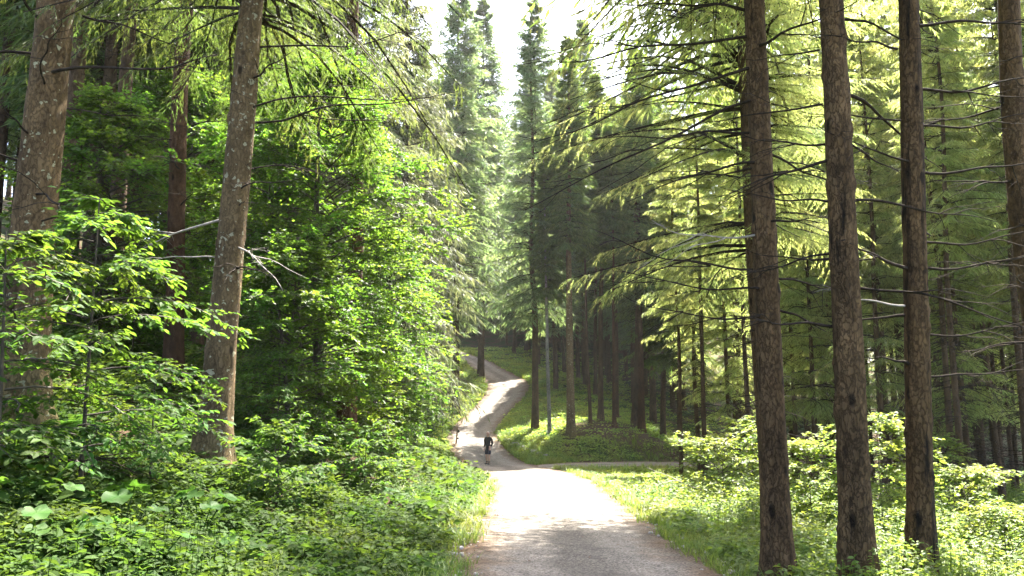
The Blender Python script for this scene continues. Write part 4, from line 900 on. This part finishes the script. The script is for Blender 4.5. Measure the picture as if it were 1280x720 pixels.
link('frame', mb.mesh('frame', [PD]), bo)

def skin(name, chains, m, parent, sub=2):
    """one continuous skinned surface: chains of (point, radius); points shared by coordinates join"""
    vs, rs_, es, idx = [], [], [], {}
    for ch in chains:
        prev = None
        for p, r in ch:
            k_ = tuple(round(c, 4) for c in p)
            if k_ not in idx: idx[k_] = len(vs); vs.append(p); rs_.append(r)
            if prev is not None: es.append((prev, idx[k_]))
            prev = idx[k_]
    me = bpy.data.meshes.new(name); me.from_pydata(vs, es, []); o = bpy.data.objects.new(name, me); COL.objects.link(o)
    md = o.modifiers.new('skin', 'SKIN'); md.use_smooth_shade = True
    for k_, r in enumerate(rs_): me.skin_vertices[0].data[k_].radius = (r, r) if not isinstance(r, tuple) else r
    me.skin_vertices[0].data[0].use_root = True
    s = o.modifiers.new('sub', 'SUBSURF'); s.levels = sub; s.render_levels = sub
    dg = bpy.context.evaluated_depsgraph_get(); out = bpy.data.meshes.new_from_object(o.evaluated_get(dg)); bpy.data.objects.remove(o)
    out.materials.clear(); out.materials.append(m); out.name = name
    return link(name, out, parent)
SK = plain_mat('skin', (.48, .30, .22), rough=.55, var=.08); JK = plain_mat('black_jacket', (.012, .012, .015), rough=.8, var=.3); SH = plain_mat('dark_shorts', (.03, .032, .05), rough=.85, var=.3)
HR = plain_mat('grey_hair', (.42, .40, .37), rough=.8); SE = plain_mat('dark_shoe', (.03, .028, .028)); EY = plain_mat('dark_eye', (.02, .015, .012), rough=.2)
def walker():
    x, y, z = hit(610, 582)
    t = thing('person', 'person in a black jacket and dark shorts standing at the junction', 'person', (x, y, z + .06), R(-32))
    # faces -Y; legs 0.12 apart, weight on the right leg, arms bent with the hands at the hips
    pel = (0, 0, .93); che = (0, .0, 1.30); nek = (0, -.005, 1.48)
    ch = [[(pel, .105), ((0, 0, 1.1), .10), (che, .11), ((0, 0, 1.42), .075), (nek, .050), ((0, -.02, 1.56), .060), ((0, -.028, 1.64), .080), ((0, -.02, 1.72), .078), ((0, -.015, 1.765), .05)],
          [((0, -.028, 1.64), .080), ((0, -.112, 1.63), .020)], [((0, -.028, 1.64), .080), ((.088, -.01, 1.645), .020)], [((0, -.028, 1.64), .080), ((-.088, -.01, 1.645), .020)]]
    hands = []
    for s in (-1, 1):
        st = .03 if s < 0 else -.06
        ch.append([(pel, .105), ((s*.10, 0, .86), .085), ((s*.105, -.02+st*.5, .49), .062), ((s*.11, .01+st, .30), .058), ((s*.11, .015+st, .10), .036), ((s*.115, -.02+st, .05), .04), ((s*.13, -.12+st, .03), .032)])
        el = (s*.245, .06, 1.12) if s > 0 else (s*.215, .03, 1.12)
        wr = (s*.20, -.10, .93) if s > 0 else (s*.22, -.05, .88); pm = (s*.185, -.13, .88) if s > 0 else (s*.215, -.075, .81)
        ch.append([((0, 0, 1.42), .075), ((s*.17, .01, 1.40), .055), ((s*.22, .025, 1.30), .046), (el, .038), (wr, .027), (pm, .025)])
        for f, (dx, ln) in enumerate(((-.03, .062), (-.01, .074), (.01, .070), (.028, .055))):
            a = (pm[0] + dx*.4, pm[1] + dx*.8, pm[2] - .045); b = (a[0], a[1] - .006, a[2] - ln*.55); c = (b[0] - s*.008, b[1] + .012, b[2] - ln*.42)
            ch.append([(pm, .025), (a, .0095), (b, .0085), (c, .007)])
        ch.append([(pm, .025), ((pm[0] - s*.012, pm[1] - .038, pm[2] - .01), .011), ((pm[0] - s*.016, pm[1] - .052, pm[2] - .045), .009)])
    skin('body', ch, SK, t, 2)
    jc = [[((0, 0, .74), (.150, .14)), ((0, 0, .80), (.155, .14)), ((0, 0, .98), (.145, .125)), ((0, 0, 1.15), (.14, .12)), ((0, 0, 1.30), (.15, .13)), ((0, 0, 1.42), (.13, .115)), ((0, -.003, 1.50), .078)]]
    for s in (-1, 1):
        el = (s*.245, .06, 1.12) if s > 0 else (s*.215, .03, 1.12); wr = (s*.215, -.075, .965) if s > 0 else (s*.225, -.035, .92)
        jc.append([((0, 0, 1.42), (.13, .115)), ((s*.17, .01, 1.40), .088), ((s*.225, .025, 1.30), .074), (el, .064), (wr, .045)])
    skin('jacket', jc, JK, t, 2)
    sc = [[((0, 0, .92), (.17, .14)), ((0, 0, .84), (.165, .135))]]
    for s in (-1, 1):
        st = .03 if s < 0 else -.06
        sc.append([((0, 0, .84), (.165, .135)), ((s*.10, 0, .78), .112), ((s*.108, -.015+st*.4, .62), .095), ((s*.11, -.018+st*.5, .52), .09)])
    skin('shorts', sc, SH, t, 2)
    skin('hair', [[((0, .03, 1.60), .055), ((0, .02, 1.69), .078), ((0, .0, 1.745), .070), ((0, -.05, 1.755), .04)]], HR, t, 2)
    for s in (-1, 1):
        st = .03 if s < 0 else -.06
        skin('shoe', [[((s*.108, .055+st, .045), .046), ((s*.115, -.03+st, .045), .050), ((s*.128, -.13+st, .032), .042), ((s*.132, -.165+st, .028), .028)]], SE, t, 2)
        skin('sock', [[((s*.11, .015+st, .08), .047), ((s*.11, .015+st, .20), .052)]], SE, t, 1)
        mb = MB(); mb.add(rock_mesh('e', 1, .014).v[0] + np.array([s*.034, -.112, 1.66]), rock_mesh('e', 1, .014).f[0][0]); link('eye', mb.mesh('eye', [EY], True), t)
    mb = MB(); tube(mb, [(-.026, -.098, 1.585), (0, -.104, 1.584), (.026, -.098, 1.585)], np.array([.005, .006, .005]), 6); link('mouth', mb.mesh('mouth', [plain_mat('lips', (.30, .13, .10))], True), t)
walker()

# ------------------------------------------------------------------ light, sky, camera
w = bpy.data.worlds.new('World'); SC.world = w; w.use_nodes = True
nt = w.node_tree; nt.nodes.clear()
o_ = nt.nodes.new('ShaderNodeOutputWorld'); bg = nt.nodes.new('ShaderNodeBackground'); sk = nt.nodes.new('ShaderNodeTexSky')
sk.sky_type = 'NISHITA'; sk.sun_disc = False; sk.sun_elevation = SUN_EL; sk.sun_rotation = SUN_AZ; sk.air_density = .75; sk.dust_density = 4.0; sk.ozone_density = .6
bg.inputs['Strength'].default_value = .115
nt.links.new(sk.outputs[0], bg.inputs[0]); nt.links.new(bg.outputs[0], o_.inputs[0])
sl = bpy.data.lights.new('sun', 'SUN'); sl.energy = 5.; sl.angle = R(.53); sl.color = (1, .94, .84)
so = link('sun', sl); d = Vector((math.sin(SUN_AZ)*math.cos(SUN_EL), math.cos(SUN_AZ)*math.cos(SUN_EL), math.sin(SUN_EL)))
so.rotation_euler = d.to_track_quat('Z', 'Y').to_euler(); so.location = (0, 0, 60)
cd = bpy.data.cameras.new('camera'); cam = link('camera', cd); cd.sensor_width = 36; cd.lens = 36*FPX/1280; cd.clip_end = 2000; cd.clip_start = .05
cam.location = (0, 0, EYE); cam.rotation_euler = (R(90) + PITCH, 0, 0); SC.camera = cam
SC.view_settings.view_transform = 'Standard'; SC.view_settings.look = 'None'; SC.view_settings.gamma = 1; SC.view_settings.exposure = 3.12
mb = MB(); boxm(mb, (0, 150, 38), (940, 940, 96)); hm, hnt, hout, HN, HL = mat('air')
hv = HN('ShaderNodeVolumePrincipled', Density=.00023, Anisotropy=.35); hv.inputs['Color'].default_value = (.92, .95, .9, 1); HL(hv.outputs[0], hout.inputs['Volume'])
tag(link('haze', mb.mesh('haze', [hm])), 'thin sunlit haze in the air of the wood', kind='stuff')
cy = SC.cycles; cy.volume_bounces = 0; cy.max_bounces = 6; cy.diffuse_bounces = 4; cy.glossy_bounces = 2; cy.transmission_bounces = 4; cy.transparent_max_bounces = 4
cy.caustics_reflective = False; cy.caustics_refractive = False; cy.sample_clamp_indirect = 6; cy.use_denoising = True
